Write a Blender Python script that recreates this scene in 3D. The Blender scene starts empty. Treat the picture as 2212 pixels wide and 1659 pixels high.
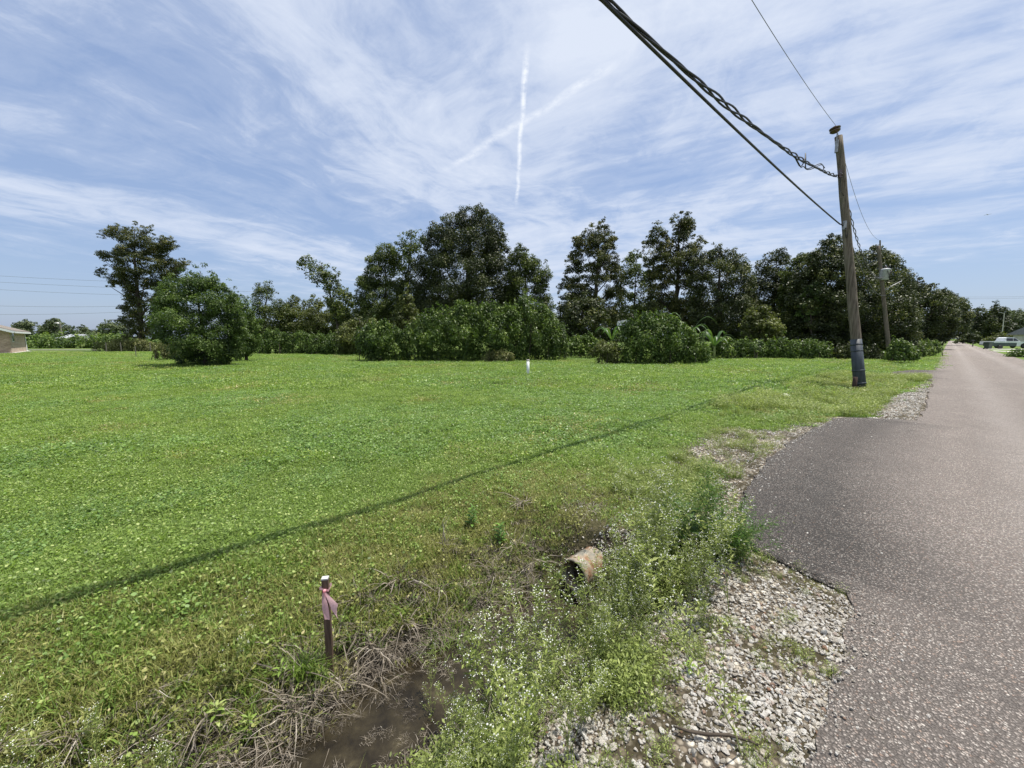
import bpy, math, random
import numpy as np
from mathutils import Vector, Matrix
random.seed(7); rng = np.random.default_rng(7)
C = bpy.context.scene.collection
SC = bpy.context.scene

# ------------------------------------------------------------------ camera
F = 833.0; H = 1.6; PITCH = math.atan(98 / F)       # the photograph measured at 2212 x 1659
cp, sp = math.cos(PITCH), math.sin(PITCH)
cam = bpy.data.cameras.new('camera'); cam.sensor_width = 36; cam.lens = F / 2212 * 36
cam.clip_start = 0.05; cam.clip_end = 9000
co = bpy.data.objects.new('camera', cam); C.objects.link(co)
co.location = (0, 0, H); co.rotation_euler = (math.pi / 2 - PITCH, 0, 0)
SC.camera = co

# ------------------------------------------------------------------ sun and sky
SUN_H = Vector((2.75, 0.93, 8.86)).normalized()      # towards the sun
EL = math.asin(SUN_H.z); AZ = math.atan2(SUN_H.x, SUN_H.y)
sl = bpy.data.lights.new('sun', 'SUN'); sl.energy = 5.0; sl.angle = math.radians(0.55); sl.color = (1.0, 0.95, 0.86)
so = bpy.data.objects.new('sun', sl); C.objects.link(so)
so.rotation_euler = SUN_H.to_track_quat('Z', 'Y').to_euler(); so.location = (20, 10, 60)
SC.view_settings.view_transform = 'Standard'; SC.view_settings.look = 'None'
SC.view_settings.exposure = 0.38; SC.view_settings.gamma = 1.0; SC.view_settings.use_curve_mapping = False

def N(nt, typ, **kw):
    n = nt.nodes.new(typ)
    for k, v in kw.items():
        if hasattr(n, k): setattr(n, k, v)
        else: n.inputs[k].default_value = v
    return n
def setin(n, i, v):
    n.inputs[i].default_value = v; return n
def L(nt, a, b): nt.links.new(a, b)
def mth(nt, op, a, b=None, c=None, clamp=False):
    n = nt.nodes.new('ShaderNodeMath'); n.operation = op; n.use_clamp = clamp
    for i, v in enumerate((a, b, c)):
        if v is None: continue
        if isinstance(v, (int, float)): n.inputs[i].default_value = v
        else: nt.links.new(v, n.inputs[i])
    return n.outputs[0]
def ramp(nt, fac, stops, interp='LINEAR'):
    n = nt.nodes.new('ShaderNodeValToRGB'); n.color_ramp.interpolation = interp
    e = n.color_ramp.elements
    while len(e) < len(stops): e.new(0.5)
    for el, (p, c) in zip(e, stops):
        el.position = p; el.color = c if len(c) == 4 else (*c, 1)
    if fac is not None: nt.links.new(fac, n.inputs[0])
    return n.outputs[0]
def g(v): return (v, v, v, 1)
def mixc(nt, fac, a, b, typ='MIX'):
    n = nt.nodes.new('ShaderNodeMix'); n.data_type = 'RGBA'; n.blend_type = typ
    for i, v in ((0, fac), (6, a), (7, b)):
        if isinstance(v, (int, float)): n.inputs[i].default_value = v
        elif isinstance(v, tuple): n.inputs[i].default_value = v if len(v) == 4 else (*v, 1)
        else: nt.links.new(v, n.inputs[i])
    return n.outputs[2]
def noise(nt, vec, scale, detail=3, rough=0.55, dist=0.0, dim='3D'):
    n = nt.nodes.new('ShaderNodeTexNoise'); n.noise_dimensions = dim
    n.inputs['Scale'].default_value = scale; n.inputs['Detail'].default_value = detail
    n.inputs['Roughness'].default_value = rough; n.inputs['Distortion'].default_value = dist
    if vec is not None: nt.links.new(vec, n.inputs['Vector'])
    return n.outputs['Fac']

W = bpy.data.worlds.new('World'); SC.world = W; W.use_nodes = True
nt = W.node_tree; nt.nodes.clear()
out = nt.nodes.new('ShaderNodeOutputWorld'); bg = nt.nodes.new('ShaderNodeBackground'); L(nt, bg.outputs[0], out.inputs[0])
bg.inputs[1].default_value = 0.12
sky = nt.nodes.new('ShaderNodeTexSky'); sky.sky_type = 'NISHITA'; sky.sun_disc = False
sky.sun_elevation = EL; sky.sun_rotation = AZ; sky.air_density = 1.0; sky.dust_density = 1.2; sky.ozone_density = 1.6
tc = nt.nodes.new('ShaderNodeTexCoord'); sep = nt.nodes.new('ShaderNodeSeparateXYZ'); L(nt, tc.outputs['Generated'], sep.inputs[0])
zc = mth(nt, 'ADD', mth(nt, 'MAXIMUM', sep.outputs[2], 0.0), 0.07)
U = mth(nt, 'DIVIDE', sep.outputs[0], zc); V = mth(nt, 'DIVIDE', sep.outputs[1], zc)
def vec2(u, v, w=0.0):
    n = nt.nodes.new('ShaderNodeCombineXYZ'); L(nt, u, n.inputs[0]); L(nt, v, n.inputs[1]); n.inputs[2].default_value = w
    return n.outputs[0]
def rot(u, v, a):
    ca, sa = math.cos(a), math.sin(a)
    return (mth(nt, 'ADD', mth(nt, 'MULTIPLY', u, ca), mth(nt, 'MULTIPLY', v, -sa)),
            mth(nt, 'ADD', mth(nt, 'MULTIPLY', u, sa), mth(nt, 'MULTIPLY', v, ca)))
wn = noise(nt, vec2(U, V, 3.1), 0.9, 3, 0.5)
wm = mth(nt, 'MULTIPLY', mth(nt, 'SUBTRACT', wn, 0.5), 0.8)
U2 = mth(nt, 'ADD', U, wm); V2 = mth(nt, 'ADD', V, mth(nt, 'MULTIPLY', wm, -0.7))
def streak(a, along, across, w, scale, detail=6, rough=0.62):
    # a: heading of the streaks from +Y towards +X
    x, y = rot(U2, V2, a)
    return noise(nt, vec2(mth(nt, 'MULTIPLY', x, across), mth(nt, 'MULTIPLY', y, along), w), scale, detail, rough)
s1 = streak(math.radians(24), 0.16, 1.0, 1.0, 1.7)
s2 = streak(math.radians(-62), 0.18, 1.0, 7.3, 2.1)
side = ramp(nt, mth(nt, 'ADD', mth(nt, 'MULTIPLY', U, 0.3), 0.42), [(0.35, g(0)), (0.6, g(1))])
sm = mixc(nt, side, s1, s2)
veil = noise(nt, vec2(U, V, 11.0), 0.55, 4, 0.55)
fine = noise(nt, vec2(U2, V2, 5.0), 3.2, 8, 0.66, 0.4)
cen_u = mth(nt, 'MULTIPLY', mth(nt, 'SUBTRACT', U, 0.15), 0.5); cen = mth(nt, 'MULTIPLY', mth(nt, 'MULTIPLY', cen_u, cen_u), -0.05)
cl = mth(nt, 'ADD', mth(nt, 'ADD', mth(nt, 'MULTIPLY', sm, 0.54), mth(nt, 'ADD', cen, 0.055)), mth(nt, 'ADD', mth(nt, 'MULTIPLY', veil, 0.34), mth(nt, 'MULTIPLY', fine, 0.35)))
cirrus = ramp(nt, cl, [(0.51, g(0)), (0.585, g(0.2)), (0.66, g(0.66)), (0.75, g(1.0))])
def pxdir(px, py):
    b = (829.5 - py) / F
    v = Vector(((px - 1106) / F, cp + b * sp, b * cp - sp)).normalized()
    return (v.x / (v.z + 0.07), v.y / (v.z + 0.07))
def trail(p0, p1, width, seed, strength):
    (x0, y0), (x1, y1) = pxdir(*p0), pxdir(*p1)
    dx, dy = x1 - x0, y1 - y0; ln = math.hypot(dx, dy); dx /= ln; dy /= ln
    jit = noise(nt, vec2(U, V, seed), 3.0, 5, 0.6)
    pu = mth(nt, 'SUBTRACT', U, x0); pv = mth(nt, 'SUBTRACT', V, y0)
    al = mth(nt, 'ADD', mth(nt, 'MULTIPLY', pu, dx / ln), mth(nt, 'MULTIPLY', pv, dy / ln))
    ac = mth(nt, 'ADD', mth(nt, 'MULTIPLY', pu, -dy), mth(nt, 'MULTIPLY', pv, dx))
    ac = mth(nt, 'ADD', ac, mth(nt, 'MULTIPLY', mth(nt, 'SUBTRACT', jit, 0.5), width * 2.4))
    d = mth(nt, 'DIVIDE', mth(nt, 'ABSOLUTE', ac), width)
    core = ramp(nt, d, [(0.0, g(1)), (0.55, g(0.5)), (1.0, g(0))])
    ends = ramp(nt, al, [(0.0, g(0)), (0.06, g(1)), (0.8, g(0.8)), (1.0, g(0))])
    tex = ramp(nt, noise(nt, vec2(U, V, seed + 4), 14.0, 6, 0.7), [(0.36, g(0.12)), (0.62, g(1))])
    return mth(nt, 'MULTIPLY', mth(nt, 'MULTIPLY', core, ends), mth(nt, 'MULTIPLY', tex, strength))
t1 = trail((1139, 90), (1115, 450), 0.013, 2.0, 1.5)
t2 = trail((1345, 130), (945, 380), 0.03, 9.0, .85)
cm = cirrus
# thin cirrus thins out to bare sky beyond the horizon haze
low = ramp(nt, sep.outputs[2], [(0.0, g(0.25)), (0.16, g(0.8)), (0.32, g(1))])
cm = mth(nt, 'MULTIPLY', cm, low)
base = mixc(nt, 0.62, sky.outputs[0], (2.2, 2.92, 4.6))      # milky high veil over the blue
skyc = mixc(nt, cm, base, (4.75, 5.2, 6.1))
skyc = mixc(nt, mth(nt, 'MAXIMUM', t1, t2), skyc, (5.9, 6.2, 6.7))
L(nt, skyc, bg.inputs[0])

# ------------------------------------------------------------------ frame of the road
TH = math.radians(48.44)
DX, DY = math.sin(TH), math.cos(TH)        # along the road, s
RX, RY = math.cos(TH), -math.sin(TH)       # to its right, u
def us(u, s): return (s * DX + u * RX, s * DY + u * RY)
def to_us(x, y): return (x * RX + y * RY, x * DX + y * DY)
def ray(px, py):
    b = (829.5 - py) / F
    return ((px - 1106) / F, cp + b * sp, b * cp - sp)
def at_y(px, py, Y):                       # the point of the ray at world distance Y
    r = ray(px, py); t = Y / r[1]
    return Vector((r[0] * t, Y, H + r[2] * t))
def on_ground(px, py, z=0.0):
    r = ray(px, py); t = (z - H) / r[2]
    return Vector((r[0] * t, r[1] * t, z))
def project(p):
    d = Vector(p) - Vector((0, 0, H)); dep = d.y * cp - d.z * sp
    return 1106 + F * d.x / dep, 829.5 - F * (d.z * cp + d.y * sp) / dep, dep

def vnoise(x, y, scale, seed=0):
    x = np.asarray(x, float) * scale + seed * 17.3; y = np.asarray(y, float) * scale - seed * 9.1
    xi = np.floor(x).astype(np.int64); yi = np.floor(y).astype(np.int64); fx = x - xi; fy = y - yi
    fx = fx * fx * (3 - 2 * fx); fy = fy * fy * (3 - 2 * fy)
    def h(a, b):
        n = (a * 374761393 + b * 668265263 + seed * 1013904223) & 0xffffffff
        n = ((n ^ (n >> 13)) * 1274126177) & 0xffffffff
        return ((n ^ (n >> 16)) & 0xffff) / 65535.0
    return (h(xi, yi) * (1 - fx) + h(xi + 1, yi) * fx) * (1 - fy) + (h(xi, yi + 1) * (1 - fx) + h(xi + 1, yi + 1) * fx) * fy
def fbm(x, y, scale, seed=0, octv=3):
    a = 0; w = 1; t = 0
    for o in range(octv):
        a = a + w * vnoise(x, y, scale * 2 ** o, seed + o); t += w; w *= 0.5
    return a / t
def smooth(a, b, x):
    t = np.clip((np.asarray(x, float) - a) / (b - a), 0, 1); return t * t * (3 - 2 * t)

def height(x, y):
    x = np.asarray(x, float); y = np.asarray(y, float)
    u, s = to_us(x, y)
    A = np.interp(s, [-60, 2.05, 2.35, 2.55, 2.75, 10.3, 11.6, 14, 20, 22, 29, 31, 60, 90], [.58, .58, .46, .24, .05, .03, .16, .3, .3, .10, .09, .25, .22, 0])
    near = np.interp(u, [-3.4, -2.75, -2.35, -2.15, -2.0, -1.65, -1.45, -1.05, -.75, -.4, 0], [0, .25, .68, .93, 1.06, 1.06, .86, .32, .09, .02, 0])
    far = np.interp(u, [-4.4, -3.2, -2.3, -1.8, -1.3, -.8, -.4], [0, .3, 1, 1, .5, .12, 0])
    k = smooth(3.0, 10.5, s)
    d = A * (near * (1 - k) + far * k)
    bump = (fbm(x, y, .35, 3) - .5) * .10 + (vnoise(x, y, 2.2, 5) - .5) * .03
    bump = bump * smooth(-.3, -1.6, u) * smooth(80, 30, np.hypot(x, y))
    return -d + bump - 0.012
def hz(x, y): return float(height(x, y))

def zones(x, y):                            # gravel, bare soil, dry grass weights
    u, s = to_us(x, y); n = fbm(x, y, 1.6, 11) - .5; n2 = fbm(x, y, 5.0, 12) - .5
    e = n * .5 + n2 * .25
    g1 = smooth(-1.32, -1.08, u + e) * (s < 3.25)
    lim = np.interp(s, [3.6, 4.4, 5.5, 7.2, 9.0, 10.4], [-1.3, -2.0, -2.8, -2.7, -1.9, -1.4])
    g2 = smooth(lim - .15, lim + .2, u + e * 1.4) * (s > 3.25) * (s < 10.6)
    lim3 = np.interp(s, [10.6, 11.4, 13.5, 17, 20.5, 60], [-.8, -1.3, -1.1, -.9, -.45, -.45])
    g3 = smooth(lim3 - .12, lim3 + .12, u + e) * (s >= 10.6)
    gr = np.clip(g1 + g2 + g3, 0, 1) * (u < .6)
    so_ = smooth(-2.6, -2.15, u + e) * (u < -.9) * smooth(3.7, 2.8, s + n)
    so_ = np.maximum(so_, 1.0 * np.exp(-((s - 2.95) / .55) ** 2 - ((u + 1.85) / .62) ** 2))
    so_ = so_ * (1 - gr * .7) * (.55 + .6 * smooth(.3, .6, vnoise(x, y, 3.1, 15)))
    dry = smooth(-3.9, -2.9, u + e * 2) * smooth(4.6, 3.0, s) + .55 * np.exp(-((s - 17.5) / 1.6) ** 2 - ((u + 1.9) / .8) ** 2)
    dry = np.clip(dry + .5 * smooth(.56, .72, fbm(x, y, .6, 21)), 0, 1)
    return gr, so_, dry

# ------------------------------------------------------------------ mesh helpers
class MB:
    def __init__(self): self.v = []; self.f = []
    def add(self, vs, fs):
        o = len(self.v); self.v += [tuple(a) for a in vs]; self.f += [tuple(o + i for i in f) for f in fs]
    def box(self, c, size, rz=0.0, M=None):
        hx, hy, hzz = size[0] / 2, size[1] / 2, size[2] / 2
        vs = [Vector((sx * hx, sy * hy, sz * hzz)) for sx in (-1, 1) for sy in (-1, 1) for sz in (-1, 1)]
        R = Matrix.Rotation(rz, 3, 'Z') if M is None else M
        vs = [R @ a + Vector(c) for a in vs]
        self.add(vs, [(0, 1, 3, 2), (4, 6, 7, 5), (0, 4, 5, 1), (2, 3, 7, 6), (0, 2, 6, 4), (1, 5, 7, 3)])
    def tube(self, pts, rad, n=8, cap=True):
        pts = [Vector(p) for p in pts]
        if isinstance(rad, (int, float)): rad = [rad] * len(pts)
        o = len(self.v); up = None
        for i, p in enumerate(pts):
            t = (pts[min(i + 1, len(pts) - 1)] - pts[max(i - 1, 0)])
            t = t.normalized() if t.length > 1e-9 else Vector((0, 0, 1))
            if up is None: up = t.orthogonal().normalized()
            up = (up - t * up.dot(t)); up = up.normalized() if up.length > 1e-6 else t.orthogonal().normalized()
            b = t.cross(up)
            for k in range(n):
                a = 2 * math.pi * k / n
                self.v.append(tuple(p + (up * math.cos(a) + b * math.sin(a)) * rad[i]))
        for i in range(len(pts) - 1):
            for k in range(n):
                a = o + i * n + k; b2 = o + i * n + (k + 1) % n
                self.f.append((a, b2, b2 + n, a + n))
        if cap:
            self.f.append(tuple(o + k for k in reversed(range(n))))
            self.f.append(tuple(o + (len(pts) - 1) * n + k for k in range(n)))
    def lathe(self, prof, c=(0, 0, 0), n=16, M=None):
        o = len(self.v); M = M or Matrix.Identity(3)
        for r, z in prof:
            for k in range(n):
                a = 2 * math.pi * k / n
                self.v.append(tuple(M @ Vector((r * math.cos(a), r * math.sin(a), z)) + Vector(c)))
        for i in range(len(prof) - 1):
            for k in range(n):
                a = o + i * n + k; b = o + i * n + (k + 1) % n
                self.f.append((a, b, b + n, a + n))
        self.f.append(tuple(o + k for k in reversed(range(n)))); self.f.append(tuple(o + (len(prof) - 1) * n + k for k in range(n)))
    def mesh(self, name, mat, smooth_=False):
        me = bpy.data.meshes.new(name); me.from_pydata(self.v, [], self.f); me.update()
        if mat: me.materials.append(mat)
        if smooth_: me.shade_smooth()
        return me
    def build(self, name, mat, parent=None, smooth_=False):
        return link(name, self.mesh(name, mat, smooth_), parent)
def link(name, me, parent=None):
    o = bpy.data.objects.new(name, me); C.objects.link(o)
    if parent is not None: o.parent = parent
    return o
def tag(o, label=None, cat=None, group=None, kind=None):
    for k, v in (('label', label), ('category', cat), ('group', group), ('kind', kind)):
        if v: o[k] = v
    return o
def thing(name, label, cat, loc=(0, 0, 0), group=None, rz=0.0):
    o = bpy.data.objects.new(name, None); C.objects.link(o); o.location = loc; o.rotation_euler = (0, 0, rz)
    o.empty_display_size = .2
    return tag(o, label, cat, group)
def copy_tree(o, parent=None):
    c = o.copy(); C.objects.link(c); c.parent = parent
    for ch in o.children: copy_tree(ch, c)
    return c
def np_mesh(name, verts, quads, mat, tint=None, k=4):
    me = bpy.data.meshes.new(name); nv = len(verts); nq = len(quads)
    me.vertices.add(nv); me.vertices.foreach_set('co', verts.astype(np.float32).ravel())
    me.loops.add(nq * k); me.loops.foreach_set('vertex_index', quads.astype(np.int32).ravel())
    me.polygons.add(nq); me.polygons.foreach_set('loop_start', np.arange(0, nq * k, k, dtype=np.int32))
    me.update(calc_edges=True)
    if tint is not None:
        a = me.attributes.new('tint', 'FLOAT', 'POINT'); a.data.foreach_set('value', tint.astype(np.float32))
    me.materials.append(mat)
    return me

# ------------------------------------------------------------------ materials
def material(name, rough=0.8, spec=0.3):
    m = bpy.data.materials.new(name); m.use_nodes = True
    b = m.node_tree.nodes['Principled BSDF']; b.inputs['Roughness'].default_value = rough
    b.inputs['Specular IOR Level'].default_value = spec
    return m, m.node_tree, b
def objco(nt): return nt.nodes.new('ShaderNodeTexCoord').outputs['Object']
def worldco(nt): return nt.nodes.new('ShaderNodeNewGeometry').outputs['Position']
def bump(nt, b, hgt, strength, dist):
    n = nt.nodes.new('ShaderNodeBump'); n.inputs['Strength'].default_value = strength; n.inputs['Distance'].default_value = dist
    L(nt, hgt, n.inputs['Height']); L(nt, n.outputs[0], b.inputs['Normal'])
def plain(name, c1, c2, scale=8, rough=.8, spec=.3, bmp=0.0, metal=0.0, stretch=None):
    m, nt, b = material(name, rough, spec); v = objco(nt)
    if stretch:
        mp = nt.nodes.new('ShaderNodeMapping'); mp.inputs['Scale'].default_value = stretch; L(nt, v, mp.inputs[0]); v = mp.outputs[0]
    f = noise(nt, v, scale, 5, .6)
    L(nt, ramp(nt, f, [(.3, c1), (.7, c2)]), b.inputs['Base Color']); b.inputs['Metallic'].default_value = metal
    if bmp: bump(nt, b, f, .6, bmp)
    return m
def leafmat(name, dark, light, spot=None, trans=.3, rough=.5, rnd=.35):
    m = bpy.data.materials.new(name); m.use_nodes = True; nt = m.node_tree; b = nt.nodes['Principled BSDF']
    at = nt.nodes.new('ShaderNodeAttribute'); at.attribute_name = 'tint'
    oi = nt.nodes.new('ShaderNodeObjectInfo')
    f = mth(nt, 'ADD', at.outputs['Fac'], mth(nt, 'MULTIPLY', mth(nt, 'SUBTRACT', oi.outputs['Random'], .5), rnd), clamp=True)
    st = [(0, dark), (.85, light)] + ([(1.0, spot)] if spot else [])
    c = ramp(nt, f, st)
    L(nt, c, b.inputs['Base Color']); b.inputs['Roughness'].default_value = rough; b.inputs['Specular IOR Level'].default_value = .35
    tr = nt.nodes.new('ShaderNodeBsdfTranslucent'); L(nt, mixc(nt, 1.0, c, (1.25, 1.35, .7), 'MULTIPLY'), tr.inputs[0])
    mx = nt.nodes.new('ShaderNodeMixShader'); mx.inputs[0].default_value = trans
    L(nt, b.outputs[0], mx.inputs[1]); L(nt, tr.outputs[0], mx.inputs[2]); L(nt, mx.outputs[0], nt.nodes['Material Output'].inputs[0])
    return m

# ground: lawn soil, gravel dust, ditch mud by painted zones
def ground_material():
    m, nt, b = material('ground_cover', .95, .15); v = worldco(nt)
    at = nt.nodes.new('ShaderNodeAttribute'); at.attribute_name = 'zone'
    sp3 = nt.nodes.new('ShaderNodeSeparateColor'); L(nt, at.outputs['Color'], sp3.inputs[0])
    n1 = noise(nt, v, .25, 4, .6); n2 = noise(nt, v, 3.0, 5, .65); n3 = noise(nt, v, 38, 4, .7)
    lawn = ramp(nt, n2, [(.3, (.085, .145, .03)), (.7, (.19, .28, .065))])
    lawn = mixc(nt, ramp(nt, n1, [(.4, g(0)), (.65, g(.5))]), lawn, (.13, .17, .035))
    lawn = mixc(nt, ramp(nt, n3, [(.45, g(0)), (.62, g(.6))]), lawn, (.03, .045, .012))
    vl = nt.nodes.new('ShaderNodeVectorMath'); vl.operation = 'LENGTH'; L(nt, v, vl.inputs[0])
    lawn = mixc(nt, ramp(nt, mth(nt, 'DIVIDE', vl.outputs['Value'], 60.0), [(.08, g(.85)), (.5, g(.35)), (.9, g(0))]), lawn, (.035, .042, .016))   # earth under the turf, painted darker near the camera for shaded gaps between blades
    soil = ramp(nt, n3, [(.3, (.014, .011, .008)), (.55, (.045, .036, .025)), (.75, (.12, .10, .075))])
    vo = nt.nodes.new('ShaderNodeTexVoronoi'); vo.inputs['Scale'].default_value = 34; L(nt, v, vo.inputs['Vector'])
    vs = nt.nodes.new('ShaderNodeSeparateColor'); L(nt, vo.outputs['Color'], vs.inputs[0])
    gv = ramp(nt, vs.outputs[0], [(0, (.05, .04, .028)), (.4, (.22, .18, .135)), (.75, (.48, .43, .35)), (1, (.7, .66, .58))])
    gv = mixc(nt, ramp(nt, vo.outputs['Distance'], [(.35, g(0)), (.6, g(.85))]), gv, (.05, .04, .03))
    gv = mixc(nt, ramp(nt, n2, [(.46, g(0)), (.58, g(.85))]), gv, (.045, .038, .02))
    dry = ramp(nt, n3, [(.3, (.09, .08, .03)), (.7, (.24, .2, .10))])
    c = mixc(nt, mth(nt, 'MULTIPLY', sp3.outputs[2], .5), lawn, dry)
    c = mixc(nt, sp3.outputs[1], c, soil); c = mixc(nt, sp3.outputs[0], c, gv)
    L(nt, c, b.inputs['Base Color'])
    hh = mth(nt, 'ADD', mth(nt, 'MULTIPLY', n3, .5), mth(nt, 'MULTIPLY', vo.outputs['Distance'], -.6))
    bump(nt, b, hh, .8, .03)
    return m
def asphalt_material():
    m, nt, b = material('chip_seal_asphalt', .82, .3); v = worldco(nt)
    at = nt.nodes.new('ShaderNodeAttribute'); at.attribute_name = 'fresh'  # fresh apron asphalt, plus darkening painted in near the camera
    wob = nt.nodes.new('ShaderNodeVectorMath'); wob.operation = 'ADD'
    nn = nt.nodes.new('ShaderNodeTexNoise'); nn.inputs['Scale'].default_value = 60; L(nt, v, nn.inputs['Vector'])
    sc = nt.nodes.new('ShaderNodeVectorMath'); sc.operation = 'SCALE'; sc.inputs[3].default_value = .012; L(nt, nn.outputs['Color'], sc.inputs[0])
    L(nt, v, wob.inputs[0]); L(nt, sc.outputs[0], wob.inputs[1])
    vo = nt.nodes.new('ShaderNodeTexVoronoi'); vo.inputs['Scale'].default_value = 88; L(nt, wob.outputs[0], vo.inputs['Vector'])
    vs = nt.nodes.new('ShaderNodeSeparateColor'); L(nt, vo.outputs['Color'], vs.inputs[0])
    chip = ramp(nt, vs.outputs[0], [(0, (.10, .09, .085)), (.3, (.21, .188, .172)), (.6, (.345, .295, .26)), (.86, (.48, .43, .385)), (1, (.64, .60, .54))])
    chip = mixc(nt, ramp(nt, vs.outputs[1], [(.86, g(0)), (.95, g(.5))]), chip, (.36, .20, .12))
    gap = ramp(nt, vo.outputs['Distance'], [(.28, g(0)), (.52, g(1))])
    c = mixc(nt, mth(nt, 'MULTIPLY', gap, .9), chip, (.032, .029, .026))
    n1 = noise(nt, v, .5, 5, .6); n4 = noise(nt, v, 3.5, 4, .6)
    c = mixc(nt, 1.0, c, ramp(nt, n1, [(.3, g(.8)), (.7, g(1.12))]), 'MULTIPLY')
    c = mixc(nt, 1.0, c, ramp(nt, n4, [(.3, g(.86)), (.7, g(1.1))]), 'MULTIPLY')
    un = nt.nodes.new('ShaderNodeVectorMath'); un.operation = 'DOT_PRODUCT'; un.inputs[1].default_value = (RX, RY, 0); L(nt, v, un.inputs[0])
    sn = nt.nodes.new('ShaderNodeVectorMath'); sn.operation = 'DOT_PRODUCT'; sn.inputs[1].default_value = (DX, DY, 0); L(nt, v, sn.inputs[0])
    uw = mth(nt, 'ADD', un.outputs['Value'], mth(nt, 'MULTIPLY', n1, .5))
    trk = mth(nt, 'ABSOLUTE', mth(nt, 'SUBTRACT', mth(nt, 'ABSOLUTE', mth(nt, 'SUBTRACT', uw, 1.95)), .85))
    c = mixc(nt, ramp(nt, trk, [(0, g(.22)), (.45, g(0))]), c, (.40, .375, .35))
    st_ = nt.nodes.new('ShaderNodeCombineXYZ'); L(nt, mth(nt, 'MULTIPLY', un.outputs['Value'], 1.0), st_.inputs[0]); L(nt, mth(nt, 'MULTIPLY', sn.outputs['Value'], .12), st_.inputs[1])
    c = mixc(nt, ramp(nt, noise(nt, st_.outputs[0], 3.0, 5, .6), [(.52, g(0)), (.72, g(.35))]), c, (.09, .085, .08))
    ck = nt.nodes.new('ShaderNodeTexVoronoi'); ck.feature = 'DISTANCE_TO_EDGE'; ck.inputs['Scale'].default_value = .33
    wv = nt.nodes.new('ShaderNodeTexNoise'); wv.inputs['Scale'].default_value = 2.5; L(nt, v, wv.inputs['Vector'])
    wa = nt.nodes.new('ShaderNodeVectorMath'); wa.operation = 'MULTIPLY_ADD'; wa.inputs[1].default_value = (.7, .7, .7); L(nt, wv.outputs['Color'], wa.inputs[0]); L(nt, v, wa.inputs[2]); L(nt, wa.outputs[0], ck.inputs['Vector'])
    crk = mth(nt, 'MULTIPLY', ramp(nt, ck.outputs['Distance'], [(0, g(.75)), (.006, g(0))]), ramp(nt, n1, [(.48, g(0)), (.56, g(1))]))
    c = mixc(nt, crk, c, (.03, .028, .027))
    fr = mth(nt, 'MULTIPLY', at.outputs['Fac'], .42)
    c = mixc(nt, fr, c, (.034, .031, .028))
    # paler tone outside the apron and the darkened near edge
    c = mixc(nt, mth(nt, 'MULTIPLY', mth(nt, 'SUBTRACT', 1.0, at.outputs['Fac'], clamp=True), .2), c, (.60, .51, .45))
    L(nt, c, b.inputs['Base Color'])
    hh = mth(nt, 'ADD', mth(nt, 'MULTIPLY', vo.outputs['Distance'], -1.0), mth(nt, 'MULTIPLY', vs.outputs[2], .5))
    bump(nt, b, hh, 1.0, .012)
    return m
M_ground = ground_material(); M_road = asphalt_material()
M_stone = None
def stone_material():
    m, nt, b = material('limestone_gravel', .85, .25); oi = nt.nodes.new('ShaderNodeObjectInfo')
    c = ramp(nt, oi.outputs['Random'], [(0, (.28, .24, .19)), (.15, (.58, .53, .45)), (.5, (.80, .75, .67)), (.93, (.90, .87, .81)), (1, (.36, .2, .12))])
    f = noise(nt, objco(nt), 9, 4, .65)
    c = mixc(nt, 1.0, c, ramp(nt, f, [(.3, g(.75)), (.65, g(1.05))]), 'MULTIPLY')
    L(nt, c, b.inputs['Base Color']); bump(nt, b, f, .7, .08); return m
M_stone = stone_material()
M_turf = leafmat('turf_leaf', (.085, .135, .026), (.27, .385, .085), (.44, .51, .18), .4, .45, .45)
M_clover = leafmat('clover_leaf', (.07, .125, .030), (.22, .35, .09), (.34, .46, .17), .37, .45, .4)
M_drygrass = leafmat('withered_grass', (.03, .024, .02), (.30, .255, .20), (.58, .53, .46), .15, .6, .5)
M_yellow = leafmat('yellowing_grass', (.13, .14, .035), (.36, .37, .12), (.54, .48, .25), .3, .5, .5)
M_weed = leafmat('weed_leaf', (.09, .12, .03), (.28, .34, .09), (.46, .50, .20), .35, .5, .4)
M_fern = leafmat('feathery_leaf', (.03, .075, .015), (.085, .17, .03), (.18, .33, .05), .35, .5, .3)
M_flower = plain('white_petal', (.72, .72, .62), (.85, .85, .78), 20, .7)
M_stem = plain('green_stem', (.14, .17, .05), (.32, .36, .13), 20, .6)
M_bark = plain('bark', (.045, .036, .028), (.13, .11, .09), 3, .95, .1, .05, 0, (1, 1, .3))
M_wood = None
def pole_wood():
    m, nt, b = material('weathered_pole_wood', .9, .15); v = objco(nt)
    mp = nt.nodes.new('ShaderNodeMapping'); mp.inputs['Scale'].default_value = (16, 16, .7); L(nt, v, mp.inputs[0])
    f = noise(nt, mp.outputs[0], 1.6, 6, .65); f2 = noise(nt, v, 1.2, 4, .6)
    c = ramp(nt, f, [(.3, (.045, .036, .027)), (.5, (.15, .125, .095)), (.72, (.25, .215, .17))])
    c = mixc(nt, ramp(nt, f2, [(.5, g(0)), (.7, g(.5))]), c, (.085, .10, .06))
    L(nt, c, b.inputs['Base Color']); bump(nt, b, f, .9, .02); return m
M_wood = pole_wood()
M_sleeve = plain('dark_sleeve', (.025, .032, .042), (.07, .085, .10), 3, .55, .4, .0, 0, (3, 3, .6))
M_steel = plain('galvanised_steel', (.22, .22, .22), (.42, .42, .42), 10, .5, .5, 0, .6)
M_cable = plain('black_cable', (.012, .012, .013), (.035, .033, .032), 12, .5, .4)
M_cer = plain('brown_porcelain', (.05, .028, .02), (.10, .055, .035), 6, .25, .6)
M_alu = plain('bare_wire', (.20, .20, .21), (.34, .34, .35), 4, .45, .5, 0, .7)

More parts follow.
